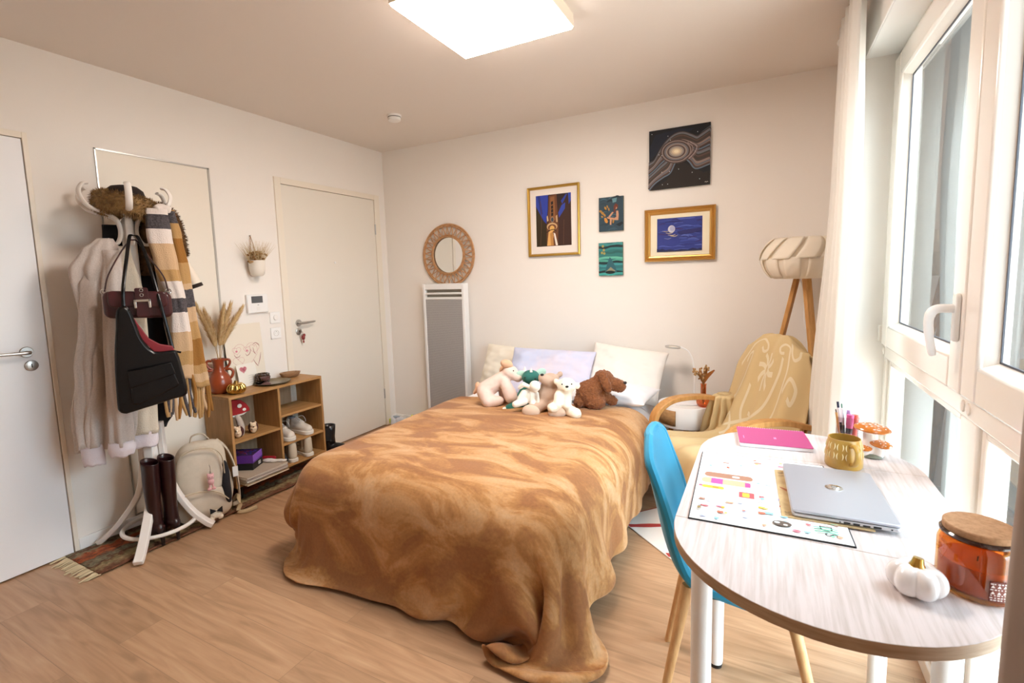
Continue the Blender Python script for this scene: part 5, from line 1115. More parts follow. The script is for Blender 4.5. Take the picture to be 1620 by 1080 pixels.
# ================================================================== coat rack, clothes, bags, boots, backpack, runner
RK = R(65.4); RC = (.228, -2.196)
def rk(a, b=0, z=0): return (RC[0] + .41634 * a + .90921 * b, RC[1] + .90921 * a - .41634 * b, z)   # a: right in the view, b: towards the viewer
m_wood = M('white_bentwood', '#e6dfd8', .4)
cr = thing('coat_rack', 'white bentwood coat rack loaded with clothes and bags', 'coat rack', (RC[0], RC[1], .0085), RK)
MB().lathe([(.034, .10), (.036, .3), (.032, .9), (.03, 1.5), (.03, 1.66), (.02, 1.68), (.012, 1.69), (.02, 1.705), (.016, 1.72), (0, 1.725)], 24, cap=False).build('pole', m_wood, cr)
for k in range(6):
    a = R(-86 + 60 * k); c, s = math.cos(a), math.sin(a)
    P_ = spline([(r * c, r * s, z) for r, z in ((.105, 1.572), (.09, 1.549), (.062, 1.55), (.041, 1.585), (.038, 1.63), (.054, 1.672), (.10, 1.697), (.155, 1.712), (.192, 1.742), (.206, 1.785), (.19, 1.82), (.168, 1.828))], 6)
    MB().tube(P_, 1, 10, flat=(.0145, .0075, (-s, c, 0))).build('hook', m_wood, cr)
for k in range(4):
    a = R(-20.4 + 90 * k); c, s = math.cos(a), math.sin(a); rl = (.25, .24, .288, .308)[k]
    P_ = spline([(r * c, r * s, z) for r, z in ((.045, .62), (.047, .5), (.052, .38), (.085, .24), (.6 * rl, .11), (.88 * rl, .03), (rl, .009))], 6)
    MB().tube(P_, 1, 4, flat=(.021, .0135, (-s, c, 0))).build('leg', m_wood, cr, bevel=.004)
MB().tube([(.165 * math.cos(2 * PI * i / 48), .165 * math.sin(2 * PI * i / 48), .062) for i in range(48)], 1, 8, True, flat=(.010, .011, (0, 0, 1))).build('umbrella_ring', m_wood, cr)
# ---- hanging cloth helper: keys (z, x, y, half width, half depth)
def hang(name, keys, mat, parent, ripple=.12, nr=7, n=64, m=44, seed=0, closed_top=True, solid=.004, bands=None, world=False):
    ks = sorted(keys, key=lambda k: -k[0]); z0, z1 = ks[0][0], ks[-1][0]
    col = lambda i: [(z0 - k[0], k[i]) for k in ks]
    C_ = [col(i) for i in range(5)]
    def fn(u, v):
        t = (z0 - z1) * v; a = 2 * PI * u
        x, y, w, d = pw(t, C_[1]), pw(t, C_[2]), pw(t, C_[3]), pw(t, C_[4])
        rp = 1 + ripple * (math.sin(nr * a + 2.5 * noise.noise(V(seed, t * 2.2, 0)) + seed) * .6 + noise.noise(V(2.2 * math.cos(a) + seed, 2.2 * math.sin(a), t * 3.2)) * .9) * min(1, .25 + v * 2)
        return V(x + w * rp * math.cos(a), y + d * (rp ** 1.6) * math.sin(a), z0 - t + .012 * noise.noise(V(math.cos(a) * 1.7, math.sin(a) * 1.7, seed)) * v)
    mb = MB(); mats = mat if isinstance(mat, list) else [mat]
    mb.grid(fn, n, m, True)
    if bands:
        for j in range(m):
            zz_ = z0 - (z0 - z1) * (j + .5) / m; k = 0
            for q, (zt, c) in enumerate(bands):
                if zz_ <= zt: k = c
            for i in range(n): mb.mi[j * n + i] = k
    mb.add([fn(i / n, 0) for i in range(n)], [tuple(range(n))])
    return mb.build(name, mats, parent, angle=0, solid=solid, solid_off=-1)
m_knit = M('oatmeal_knit', '#c8bcb4', .95, sheen=.3, var=('#b8aba2', 180, .35, .7), bump=(260, .5, .003)); m_cuff = M('lilac_white_rib', '#d6ccd0', .9, bump=(160, .4, .003))
cg = thing('cardigan', 'long oatmeal knit cardigan hanging at the left of the coat rack', 'cardigan', (RC[0], RC[1], 0), RK)
hang('body', [(1.578, -.095, -.10, .030, .022), (1.52, -.115, -.095, .075, .04), (1.43, -.135, -.09, .10, .052), (1.2, -.125, -.085, .098, .058), (.95, -.135, -.08, .11, .06), (.66, -.165, -.075, .12, .062), (.56, -.17, -.075, .115, .06)], m_knit, cg, .30, 9, n=90, seed=1.3)
hang('sleeve', [(1.45, -.15, -.10, .016, .010), (1.36, -.165, -.12, .044, .03), (1.15, -.18, -.13, .05, .036), (.95, -.215, -.12, .046, .034), (.7, -.235, -.115, .05, .036), (.58, -.235, -.11, .047, .034)], m_knit, cg, .22, 5, 48, 34, 2.1); hang('cuff', [(.585, -.235, -.11, .043, .030), (.53, -.232, -.11, .045, .032), (.49, -.23, -.11, .042, .03)], m_cuff, cg, .05, 3, 36, 8, 2.1)
hang('sleeve', [(1.52, -.075, -.13, .035, .025), (1.3, -.085, -.155, .046, .034), (1.0, -.10, -.165, .045, .036), (.75, -.112, -.165, .044, .036), (.58, -.118, -.16, .046, .036)], m_knit, cg, .22, 5, 48, 34, 3.7); hang('cuff', [(.595, -.118, -.16, .052, .042), (.56, -.118, -.16, .057, .046), (.528, -.118, -.16, .048, .038)], m_cuff, cg, .05, 3, 36, 8, 3.7)
fj = thing('fleece_jacket', 'cream fleece jacket with a pale ribbed hem below the black tote bag', 'jacket', (RC[0], RC[1], 0), RK)
hang('body', [(1.54, -.03, -.072, .03, .018), (1.3, -.03, -.085, .062, .03), (1.0, -.035, -.09, .07, .034), (.75, -.037, -.092, .075, .036), (.60, -.036, -.092, .072, .034)], M('cream_fleece', '#d3c7b4', .95, bump=(160, .8, .005)), fj, .12, 6, seed=5.2); hang('hem_band', [(.605, -.036, -.092, .066, .030), (.56, -.036, -.092, .068, .031), (.53, -.036, -.092, .062, .028)], m_cuff, fj, .05, 4, 40, 8, 5.2)
m_blk = M('black_wool', '#0f0f14', .95, sheen=.1); bc = thing('black_coat', 'long black coat hanging behind the bags on the coat rack', 'coat', (RC[0], RC[1], 0), RK)
hang('body', [(1.66, -.02, .062, .085, .018), (1.5, -.01, .078, .105, .032), (1.2, .03, .085, .11, .036), (.9, .05, .082, .10, .036), (.65, .05, .075, .06, .03), (.575, .035, .07, .035, .024)], m_blk, bc, .14, 7, seed=7)
m_cream = M('cream_suede', '#ded2c2', .9); ccj = thing('cream_coat', 'cream coat with dark trimmed cuff sticking out right of the plaid scarf', 'coat', (RC[0], RC[1], 0), RK)
hang('body', [(1.62, .13, .02, .04, .02), (1.45, .16, .03, .065, .03), (1.2, .18, .035, .07, .034), (1.0, .185, .035, .065, .03)], m_cream, ccj, .12, 6, seed=9)
sl = MB().tube(spline([(.175, .0, 1.55), (.215, -.005, 1.47), (.245, -.005, 1.40), (.266, -.01, 1.34)], 5), [.03 + .0012 * i for i in range(16)], 18, flat=(1, .7, (0, 1, 0))); sl.build('sleeve', m_cream, ccj, angle=0)
MB().tube([(.263, -.0085, 1.347), (.269, -.0095, 1.33)], [.050, .051], 20, flat=(1, .7, (0, 1, 0))).build('cuff_trim', M('dark_fur_trim', '#2c211b', .95), ccj)
# ---- fur: hat and brown collar
m_fur = M('brown_fur', '#5f4426', .9, var=('#a88452', 30, .3, .75), sheen=.3); m_furd = M('dark_fur', '#3a2716', .95, var=('#6a4826', 40, .3, .7))
def fur(mb, pts, n, ln, seed, down=.25, wd=.0016):
    """tufts: pts is a function of two random numbers -> (point, normal)"""
    rg = random.Random(seed)
    for i in range(n):
        p, nn = pts(rg.random(), rg.random()); d = (nn + V(rg.gauss(0, .35), rg.gauss(0, .35), rg.gauss(0, .35) - down)).normalized(); l = ln * rg.uniform(.6, 1.2); s = d.orthogonal().normalized(); s = Quaternion(d, rg.random() * 6) @ s * wd
        mb.add([p + s, p - s, p + d * l * .6 - s * .6 + V(0, 0, -l * .03), p + d * l + V(0, 0, -l * .12)], [(0, 1, 2), (0, 2, 3)])
fh = thing('fur_hat', 'brown fur hat with a dark crown resting on the coat rack hooks', 'hat', (RC[0], RC[1], 0), RK)
hc = V(.0, -.035, 1.738)
MB().lathe([(.07, -.02), (.085, .01), (.086, .05), (.078, .08), (.055, .10), (.02, .108), (0, .109)], 32, (hc.x, hc.y, hc.z), cap=False).build('crown', M('dark_brown_cloth', '#241813', .9), fh)
fb = MB(); fb.grid(lambda u, v: hc + V(math.cos(2 * PI * u) * (.096 + .034 * math.cos(2 * PI * v)), math.sin(2 * PI * u) * (.085 + .03 * math.cos(2 * PI * v)), .005 + .05 * math.sin(2 * PI * v) - .018 * math.cos(2 * PI * u)), 40, 14, True); fb.build('brim', m_fur, fh, angle=0)
def brim(a, b):
    u, v = a * 2 * PI, b * 2 * PI; n = V(math.cos(u) * math.cos(v), math.sin(u) * math.cos(v), math.sin(v))
    return hc + V(math.cos(u) * (.096 + .034 * math.cos(v)), math.sin(u) * (.085 + .03 * math.cos(v)), .005 + .05 * math.sin(v) - .018 * math.cos(u)), n
q = MB(); fur(q, brim, 5200, .020, 1); q.build('fur_pile', m_fur, fh, smooth=False)
fc = thing('fur_collar', 'brown curly fur collar hanging between the hat and the plaid scarf', 'fur collar', (RC[0], RC[1], 0), RK)
cpath = spline([(.055, .04, 1.40), (.07, .035, 1.58), (.10, .03, 1.715), (.15, .035, 1.742), (.195, .04, 1.69), (.215, .045, 1.58), (.222, .045, 1.50)], 6); crad = [.026 + .010 * math.sin(PI * i / (len(cpath) - 1)) for i in range(len(cpath))]
MB().tube(cpath, crad, 14).build('collar', m_furd, fc, angle=0)
def cfur(a, b):
    f = a * (len(cpath) - 1); i = min(int(f), len(cpath) - 2); p = cpath[i].lerp(cpath[i + 1], f - i); t = (cpath[i + 1] - cpath[i]).normalized(); o = t.orthogonal().normalized(); o = Quaternion(t, b * 2 * PI) @ o
    return p + o * crad[i] * .95, o
q = MB(); fur(q, cfur, 3600, .016, 2, .1); q.build('fur_pile', m_furd, fc, smooth=False)
# ---- plaid scarf with fringe
sc_m = [M('scarf_tan', '#b08a58', .95, sheen=.3, bump=(200, .6, .004)), M('scarf_charcoal', '#3a3538', .95, bump=(200, .6, .004), var=('#5a5456', 120, .35, .7)), M('scarf_white', '#d8ccc4', .95, bump=(200, .6, .004)), M('scarf_ochre', '#93642c', .95, bump=(200, .6, .004)), M('scarf_beige', '#c3a27e', .95, bump=(200, .6, .004))]
sf = thing('plaid_scarf', 'fuzzy tan white and charcoal plaid scarf with fringed ends', 'scarf', (RC[0], RC[1], 0), RK)
hang('front_fall', [(1.728, .118, -.125, .046, .016), (1.6, .12, -.138, .052, .022), (1.45, .135, -.145, .05, .024), (1.25, .168, -.14, .036, .022), (1.05, .168, -.135, .045, .022), (.86, .135, -.13, .068, .022)], sc_m, sf, .10, 5, 56, 60, 1, bands=[(2, 2), (1.70, 1), (1.63, 2), (1.555, 4), (1.43, 0), (1.36, 2), (1.28, 1), (1.2, 2), (1.11, 4), (1.0, 0), (.93, 4)])
hang('rear_fall', [(1.722, .178, -.10, .020, .014), (1.6, .193, -.10, .026, .02), (1.4, .208, -.10, .030, .022), (1.2, .214, -.10, .036, .022), (1.0, .222, -.098, .044, .022), (.80, .237, -.095, .042, .022)], sc_m, sf, .10, 4, 48, 60, 4, bands=[(2, 1), (1.66, 0), (1.58, 3), (1.46, 0), (1.36, 4), (1.32, 1), (1.235, 4), (1.16, 0), (1.06, 3), (.93, 0), (.88, 4), (.83, 0)])
MB().tube(spline([(.118, -.135, 1.72), (.14, -.11, 1.735), (.178, -.10, 1.722)], 5), .022, 14, flat=(1, .7, (0, 0, 1))).build('fold', sc_m[2], sf, angle=0)
rg = random.Random(5)
for x0_, x1_, y, zt, zl, n in ((.07, .20, -.13, .875, .655, 11), (.20, .275, -.095, .81, .635, 7)):
    for i in range(n):
        x = lerp(x0_, x1_, i / (n - 1)); z1_ = zl + rg.uniform(-.01, .03)
        MB().tube(spline([(x, y, zt), (x + rg.uniform(-.008, .008), y - .006, (zt + z1_) / 2), (x + rg.uniform(-.014, .014), y, z1_)], 4), [.0065, .008, .0085, .0085, .008, .0085, .009, .0085, .006], 8).build('fringe', sc_m[rg.choice((0, 1, 3, 4, 3, 0)) if x1_ < .25 else rg.choice((0, 3, 0, 4, 3))], sf)
# ---- burgundy shoulder bag
m_burg = M('burgundy_leather', '#2c0d11', .3, coat=.25, var=('#43161b', 9, .4, .7), bump=(22, .25, .006)); bgx = thing('shoulder_bag', 'burgundy leather shoulder bag with a silver buckle', 'handbag', (RC[0], RC[1], 0), RK)
def slabxz(pts, y0, y1, m, nm, parent, bv=.008): q = MB().prism(pts, y0, y1); q.v = [V(p.x, p.z, p.y) for p in q.v]; return q.build(nm, m, parent, bevel=bv)
slabxz([(x + .006, z + 1.258 - x * .05) for x, z in rrect(0, 0, .262, .125, .03)], -.275, -.215, m_burg, 'body', bgx, .014)
slabxz([(x + .006, z + 1.285 - x * .05) for x, z in rrect(0, 0, .225, .075, .02)], -.288, -.274, m_burg, 'flap', bgx, .006)
bs = slabxz([(x + .02, z + 1.27) for x, z in rrect(0, 0, .052, .135, .008)], -.294, -.287, m_burg, 'buckle_strap', bgx, .002)
bk_ = MB()
for lo, hi in (((-.013, -.303, 1.272), (.053, -.293, 1.284)), ((-.013, -.303, 1.243), (-.002, -.293, 1.284)), ((.042, -.303, 1.243), (.053, -.293, 1.284))): bk_.box(lo, hi)
bk_.build('buckle', m_chrome, bgx, bevel=.002)
for z in (1.326, 1.304): MB().tube([(.02 + .0065 * math.cos(2 * PI * i / 16), -.2955, z + .0065 * math.sin(2 * PI * i / 16)) for i in range(16)], .002, 6, True).build('eyelet', m_chrome, bgx)
MB().tube(spline([(-.115, -.245, 1.325), (-.095, -.235, 1.40), (-.045, -.19, 1.50), (-.005, -.135, 1.562), (.012, -.115, 1.572), (.03, -.135, 1.562), (.07, -.19, 1.48), (.115, -.235, 1.39), (.128, -.245, 1.318)], 6), 1, 8, flat=(.008, .0035, (0, 1, 0))).build('shoulder_strap', m_burg, bgx)
for x, z in ((-.118, 1.325), (.128, 1.318)): MB().tube([(x + .011 * math.cos(2 * PI * i / 16), -.248, z + .011 * math.sin(2 * PI * i / 16)) for i in range(16)], .0025, 6, True).build('strap_ring', m_chrome, bgx)
# ---- black tote
m_btl = M('black_tote_leather', '#060608', .26, spec=.45, bump=(16, .25, .008)); tt = thing('tote_bag', 'slouchy black leather tote bag with a red lining', 'handbag', (RC[0], RC[1], 0), RK)
o = [(-.078, 1.24), (-.05, 1.258), (-.028, 1.235), (-.012, 1.17), (.005, 1.10), (.045, 1.038), (.115, 1.035), (.135, 1.02), (.148, .94), (.158, .818), (.10, .80), (-.02, .775), (-.105, .768), (-.112, .86), (-.104, 1.03), (-.088, 1.16)]
bf = MB(); o2 = [(p.x, p.y) for p in spline([V(x, z, 0) for x, z in o], 3, True)]
slabxz(o2, -.345, -.285, m_btl, 'body', tt, .014)
slabxz([(-.03, 1.225), (-.002, 1.165), (.03, 1.10), (.07, 1.068), (.118, 1.055), (.125, 1.03), (.045, 1.034), (.0, 1.10), (-.018, 1.17)], -.328, -.302, M('red_lining', '#7a1620', .5), 'lining', tt, .003)
slabxz([(-.06, .955), (.10, .975), (.128, .875), (.12, .862), (-.03, .80), (-.058, .805)], -.362, -.343, m_btl, 'pocket', tt, .006)
slabxz([(-.064, .962), (.105, .982), (.118, .925), (-.060, .882)], -.370, -.361, m_btl, 'pocket_flap', tt, .004)
for P_ in ([(-.052, -.31, 1.245), (-.045, -.30, 1.34), (-.022, -.235, 1.47), (.0, -.15, 1.585), (.012, -.12, 1.594)], [(.012, -.12, 1.594), (.035, -.15, 1.578), (.062, -.23, 1.45), (.09, -.30, 1.25), (.118, -.315, 1.04)]): MB().tube(spline(P_, 7), 1, 8, flat=(.0075, .003, (1, 0, 0))).build('strap', m_btl, tt)
MB().tube([(.112, -.32, 1.032), (.15, -.325, 1.02)], .005, 8).build('knot_end', m_btl, tt)
# ---- tall burgundy boots standing over the ring
m_boot = M('burgundy_boot_leather', '#240a0c', .3, coat=.2, bump=(9, .25, .012))
for k, (a, b, rz_, lab) in enumerate(((-.018, .118, 128, 'tall burgundy heeled boot under the coat rack, nearer the closet panel side'), (.052, .098, 122, 'tall burgundy heeled boot under the coat rack, nearer the backpack'))):
    bt = thing('tall_boot', ('tall burgundy heeled boot under the coat rack, left one of the pair', 'tall burgundy heeled boot under the coat rack, right one beside the backpack')[k], 'boot', rk(a, b, .0085), RK + R(rz_), 'tall burgundy boots')
    MB().grid(lambda u, v: V(.002 + pw(v, [(0, .0), (.6, .004), (1, .006)]) + pw(v, [(0, .043), (.3, .042), (.75, .034), (1, .038)]) * math.cos(2 * PI * u) * (1 + .03 * noise.noise(V(math.cos(u * 6.28), math.sin(u * 6.28), v * 7 + k))), pw(v, [(0, .036), (.3, .036), (.75, .030), (1, .032)]) * math.sin(2 * PI * u) * (1 + .04 * noise.noise(V(math.cos(u * 6.28) + 4, math.sin(u * 6.28), v * 7 + k))), .445 - .345 * v + (.012 * math.cos(2 * PI * u) if v == 0 else 0)), 30, 24, True).build('shaft', m_boot, bt, solid=.003, solid_off=-1, angle=0)
    blob('foot', [('c', (.006, 0, .10), (.02, 0, .085), .036, .036), ('c', (.02, 0, .082), (.085, 0, .036), .034, .028), ('c', (.085, 0, .034), (.14, 0, .018), .027, .012), ('c', (-.018, 0, .09), (-.02, 0, .076), .026, .022)], m_boot, bt, .0045, 3)
    MB().tube([(-.024, 0, .078), (-.030, 0, .04), (-.031, 0, .0)], [.019, .010, .0075], 14).build('heel', M('dark_heel', '#170a0a', .35), bt)
# ---- backpack
m_bp = M('cream_nylon', '#cabca9', .75, bump=(9, .25, .012), var=('#bcae9a', 7, .4, .65)); m_bpd = M('black_lining', '#171317', .85)
bp = thing('backpack', 'cream backpack slumped against the oak shelf unit', 'backpack', (.236, -1.957, .0085), RK)
def puff(w, h, d, c, pow_=3.2, lean=0, taper=.12, seed=0):
    mb = MB()
    def f(u, v):
        a = 2 * PI * u; b = PI * (v - .5); se = lambda x, p: math.copysign(abs(x) ** (2 / p), x)
        cx, cz = se(math.cos(b), pow_), se(math.sin(b), pow_)
        x = w / 2 * cx * se(math.cos(a), pow_); y = d / 2 * cx * se(math.sin(a), pow_); z = h / 2 * cz
        tt_ = z / h + .5; k = 1 - taper * tt_; nz_ = .012 * noise.noise(V(x * 7 + seed, y * 7, z * 7))
        return V(c[0] + x * k * (1 + nz_ * 4) + nz_, c[1] + y * k + lean * tt_ + nz_, c[2] + z + nz_ * .6)
    return mb.grid(f, 40, 26, True)
puff(.31, .43, .15, (.0, .01, .217), 3.4, .035, .16).build('main_compartment', m_bp, bp, angle=0)
puff(.245, .27, .07, (-.02, -.075, .285), 3.2, .03, .16, 3).build('front_panel', m_bp, bp, angle=0)
puff(.285, .20, .085, (-.012, -.085, .104), 3.0, .02, .1, 6).build('front_pocket', m_bp, bp, angle=0)
def zipper(pts, nm='zipper'): return MB().tube(spline(pts, 6), 1, 8, flat=(.007, .003, (0, 1, 0))).build(nm, M('zip_beige', '#b8a88f', .6), bp)
zipper([(-.10, -.085, .40), (-.04, -.092, .425), (.05, -.095, .412), (.092, -.098, .36), (.098, -.105, .26)]); zipper([(-.125, -.118, .178), (-.05, -.128, .192), (.05, -.128, .17), (.105, -.122, .11)])
puff(.05, .25, .08, (.105, -.085, .19), 2.4, .03, .3, 2).build('open_side', m_bpd, bp, angle=0); puff(.025, .15, .09, (-.135, .0, .27), 2.6, .02, .2, 2).build('mesh_pocket', m_bpd, bp, angle=0)
MB().tube(spline([(-.045, .05, .43), (-.03, .045, .468), (.02, .045, .472), (.05, .05, .435)], 6), 1, 8, flat=(.012, .004, (0, 1, 0))).build('grab_handle', m_bp, bp)
MB().tube(spline([(.09, .06, .42), (.135, .03, .36), (.165, .0, .25), (.175, -.01, .14), (.168, -.03, .05), (.14, -.02, .03)], 7), 1, 8, flat=(.020, .006, (0, 1, .2))).build('shoulder_strap', m_bp, bp)
MB().tube(spline([(.14, -.03, .06), (.155, -.075, .10), (.165, -.09, .05), (.15, -.10, .012), (.19, -.115, .006), (.25, -.10, .006)], 7), 1, 8, flat=(.011, .0025, (0, .3, 1))).build('loose_strap', M('webbing', '#b9a583', .8), bp)
MB().box((.148, -.035, .20), (.176, -.03, .26)).build('white_tag', M('tag_white', '#e6e2de', .8), bp)
def charm(name, label, loc, m1, m2, k=1):
    t = thing(name, label, 'charm', loc, RK)
    MB().tube(spline([(0, 0, .0), (.002, -.004, -.02), (0, -.002, -.042)], 4), .0014, 6).build('cord', m_steel, t); MB().lathe([(.004, -.05), (.0045, -.042), (.002, -.036)], 10).build('clasp', m_chrome, t)
    blob('body', [('s', (0, 0, -.068), (.018, .015, .016)), ('s', (-.012, 0, -.053), (.006, .005, .007)), ('s', (.012, 0, -.053), (.006, .005, .007)), ('s', (0, 0, -.096), (.017, .014, .018)), ('c', (-.007, 0, -.108), (-.009, -.004, -.13), .005, .005), ('c', (.007, 0, -.108), (.009, -.004, -.13), .005, .005), ('s', (-.011, -.006, -.136), (.011, .010, .008)), ('s', (.011, -.006, -.136), (.011, .010, .008))], m1, t, .003, 2)
    e = MB().ball((-.006, -.0145, -.066), .002, n=6, m=5).ball((.006, -.0145, -.066), .002, n=6, m=5); e.build('eyes', m_nose, t); return t
w_ = root_matrix(bp) @ V(.025, -.135, .335)
charm('plush_charm', 'pink plush animal charm hanging from the cream backpack', w_, M('pink_plush_charm', '#d6a3a3', .9), None)
w_ = root_matrix(bp) @ V(.035, -.145, .075)
bw = thing('bow_charm', 'cream plush charm with a black bow at the foot of the backpack', 'charm', w_, RK)
blob('pompom', [('s', (0, 0, -.025), (.028, .02, .024)), ('s', (-.02, 0, -.045), (.014, .014, .014)), ('s', (.02, 0, -.045), (.014, .014, .014))], m_ivory, bw, .004, 2, .003, 120)
MB().add([(-.03, -.018, .02), (-.03, -.018, -.012), (0, -.024, .002), (.03, -.018, .018), (.03, -.018, -.016)], [(0, 1, 2), (2, 4, 3)]).build('bow', m_bpd, bw, smooth=False, solid=.006)
# ---- runner rug with fringe
rr = thing('runner_rug', 'worn rust and green patterned runner rug under the coat rack and shelf', 'rug', (.185, -1.76, 0))
def runner_mat():
    m = M('runner_weave', '#6a4a34', .95, bump=(260, .5, .004)); N = m.node_tree.nodes; L = m.node_tree.links; b = N['Principled BSDF']; tc = N.new('ShaderNodeTexCoord')
    sx = N.new('ShaderNodeSeparateXYZ'); L.new(tc.outputs['Object'], sx.inputs[0]); n = N.new('ShaderNodeTexNoise'); n.inputs['Scale'].default_value = 26; n.inputs['Detail'].default_value = 4; L.new(tc.outputs['Object'], n.inputs['Vector'])
    a = N.new('ShaderNodeMath'); a.operation = 'MULTIPLY_ADD'; L.new(n.outputs['Fac'], a.inputs[0]); a.inputs[1].default_value = .16; L.new(sx.outputs['X'], a.inputs[2])
    mr = N.new('ShaderNodeMapRange'); mr.inputs['From Min'].default_value = -.12; mr.inputs['From Max'].default_value = .23; L.new(a.outputs[0], mr.inputs['Value'])
    r = N.new('ShaderNodeValToRGB'); e = r.color_ramp.elements; cs = [(0, '#4a4438'), (.08, '#77705a'), (.16, '#5c3020'), (.24, '#7d7458'), (.33, '#9c4a24'), (.43, '#6e3a22'), (.5, '#a8532a'), (.58, '#5f4a38'), (.66, '#7a7258'), (.74, '#5c3220'), (.82, '#86754f'), (.9, '#94805a'), (1, '#6e4630')]
    e[0].position, e[0].color = cs[0][0], lin(cs[0][1]); e[1].position, e[1].color = cs[-1][0], lin(cs[-1][1])
    for p, c in cs[1:-1]: x = e.new(p); x.color = lin(c)
    L.new(mr.outputs['Result'], r.inputs['Fac'])
    v = N.new('ShaderNodeTexVoronoi'); v.inputs['Scale'].default_value = 85; L.new(tc.outputs['Object'], v.inputs['Vector']); g = N.new('ShaderNodeMapRange'); g.inputs['To Min'].default_value = .45; g.inputs['To Max'].default_value = 1.25; L.new(v.outputs['Color'], g.inputs['Value'])
    mx = N.new('ShaderNodeMix'); mx.data_type = 'RGBA'; mx.blend_type = 'MULTIPLY'; mx.inputs['Factor'].default_value = .8; L.new(r.outputs['Color'], mx.inputs['A']); L.new(g.outputs['Result'], mx.inputs['B']); L.new(mx.outputs['Result'], b.inputs['Base Color']); return m
MB().grid(lambda u, v: V(-.17 + .345 * u + .004 * math.sin(v * 30), -.775 + 1.55 * v, .007 + .0006 * math.sin(u * 40 + v * 70)), 24, 60).build('weave', runner_mat(), rr, solid=.0065, solid_off=-1, angle=0)
fg = MB(); rg = random.Random(3)
for i in range(130):
    x = lerp(-.172, .176, (i // 5) / 25) + rg.gauss(0, .0022); l = .05 + .04 * noise.noise(V(i // 5 * .9, 0, 0)) + rg.uniform(-.006, .01); dx = .03 * noise.noise(V(i // 5 * 1.7, 3, 0)) + rg.uniform(-.006, .006)
    fg.tube(spline([(x, -.77, .007), (x + dx * .4, -.79, .009), (x + dx, -.775 - l, .003)], 3), [.0024, .0026, .0024, .0024, .0022, .0018, .0012], 5)
f_ = fg.build('fringe', M('cream_fringe', '#c9b795', .95), rr); f_['kind'] = 'stuff'
# ================================================================== corner by the window: nightstand, armchair, floor lamp, curtains, rug
m_oak = M('oak_veneer', '#b58a5a', .5, stretch=(3, 26, 26), var=('#9a7145', 3, .35, .7)); m_oakd = M('honey_wood', '#c69357', .42, stretch=(14, 14, 3), var=('#ad793f', 4, .35, .7))
ns = thing('nightstand', 'round white nightstand with an oak drawer beside the bed', 'nightstand', (2.65, -.275, 0))
MB().lathe([(0, .36), (.158, .36), (.166, .366), (.168, .375), (.168, .492), (.164, .498), (0, .498)], 56, cap=False).build('drum', m_white, ns)
dwr = MB(); a0, a1 = math.radians(188), math.radians(258)
dwr.grid(lambda u, v: V(.1695 * math.cos(lerp(a0, a1, u)), .1695 * math.sin(lerp(a0, a1, u)), .383 + .095 * v), 16, 2)
dw = dwr.build('drawer', m_oak, ns, solid=.004, solid_off=1)
a = math.radians(200); MB().tube([(.170 * math.cos(a), .170 * math.sin(a), .432), (.19 * math.cos(a), .19 * math.sin(a), .432)], [.004, .004], 10).tube(spline([(.19 * math.cos(a + t), .19 * math.sin(a + t), .432) for t in (-.10, -.04, .04, .10)], 3), .005, 10).build('drawer_handle', m_chrome, dw)
for k in range(3):
    a = math.radians(40 + 120 * k); MB().tube([(.09 * math.cos(a), .09 * math.sin(a), .36), (.145 * math.cos(a), .145 * math.sin(a), 0)], [.017, .011], 14).build('leg', m_oakd, ns)
pp = thing('paper_sheets', 'white paper sheets lying on the round nightstand', 'paper', (2.655, -.30, .4985), .35)
MB().box((-.07, -.05, 0), (.06, .05, .003)).build('sheet', M('paper_white', '#eeecef', .8), pp); MB().box((-.05, -.055, .0035), (.07, .03, .0055)).build('sheet', M('paper_white', '#eeecef'), pp)
dl = thing('desk_lamp', 'slim white desk lamp with a ring head on the nightstand', 'lamp', (2.672, -.175, .4985))
MB().prism(rrect(-.02, 0, .11, .07, .02), 0, .018).build('base', m_white, dl, bevel=.004)
MB().lathe([(0, .018), (.008, .018), (.008, .024), (0, .024)], 16, (.0, .0, 0), cap=False).build('knob', m_steel, dl)
MB().tube(spline([(.018, 0, .015), (.019, 0, .14), (.008, 0, .25), (-.02, 0, .315), (-.07, 0, .345)], 8), .0042, 10).build('gooseneck', m_white, dl)
hd = MB().lathe([(.030, 0), (.048, 0), (.050, .004), (.048, .010), (.030, .010)], 40, cap=False); q = Matrix.Translation((-.118, 0, .337)) @ Matrix.Rotation(R(4), 4, 'Y'); hd.v = [q @ p for p in hd.v]
hd = hd.build('lamp_head', M('lamp_grey', '#b9b4ac', .35, .4), dl)
g = MB().lathe([(.0, .002), (.031, .002), (.031, .008), (0, .008)], 36, cap=False); g.v = [q @ p for p in g.v]; g.build('diffuser', M('frosted_diffuser', '#efe6d8', .5), hd)
vs_ = thing('glass_vase', 'small orange glass bottle vase on the nightstand', 'vase', (2.762, -.335, .4985))
m_og = tinted_glass('orange_glass', '#f9d2b2')
MB().lathe([(0, 0), (.024, 0), (.038, .012), (.043, .032), (.038, .052), (.022, .066), (.0165, .078), (.0165, .135), (.019, .143), (.0165, .143), (.0145, .136), (.0145, .078), (.02, .064), (.036, .05), (.0405, .032), (.036, .014), (.022, .003), (0, .003)], 36, cap=False).build('body', m_og, vs_)
dbq = thing('dried_flowers', 'small bunch of dried flowers in the orange glass vase', 'dried flowers', (2.762, -.335, .4985))
st, fl, lf = MB(), MB(), MB(); random.seed(9)
for i in range(9):
    x, y = random.uniform(-.055, .05), random.uniform(-.03, .03); z = random.uniform(.19, .27); b = V(random.uniform(-.006, .006), random.uniform(-.006, .006), .02); t = V(x * .9, y, z)
    st.tube(spline([b, V(b.x * 1.2, b.y, .135), t], 5), .0011, 5)
    for k in range(7): fl.ball(t + V(random.uniform(-.012, .012), random.uniform(-.012, .012), random.uniform(-.03, .012)), (.006, .006, .007), n=7, m=5)
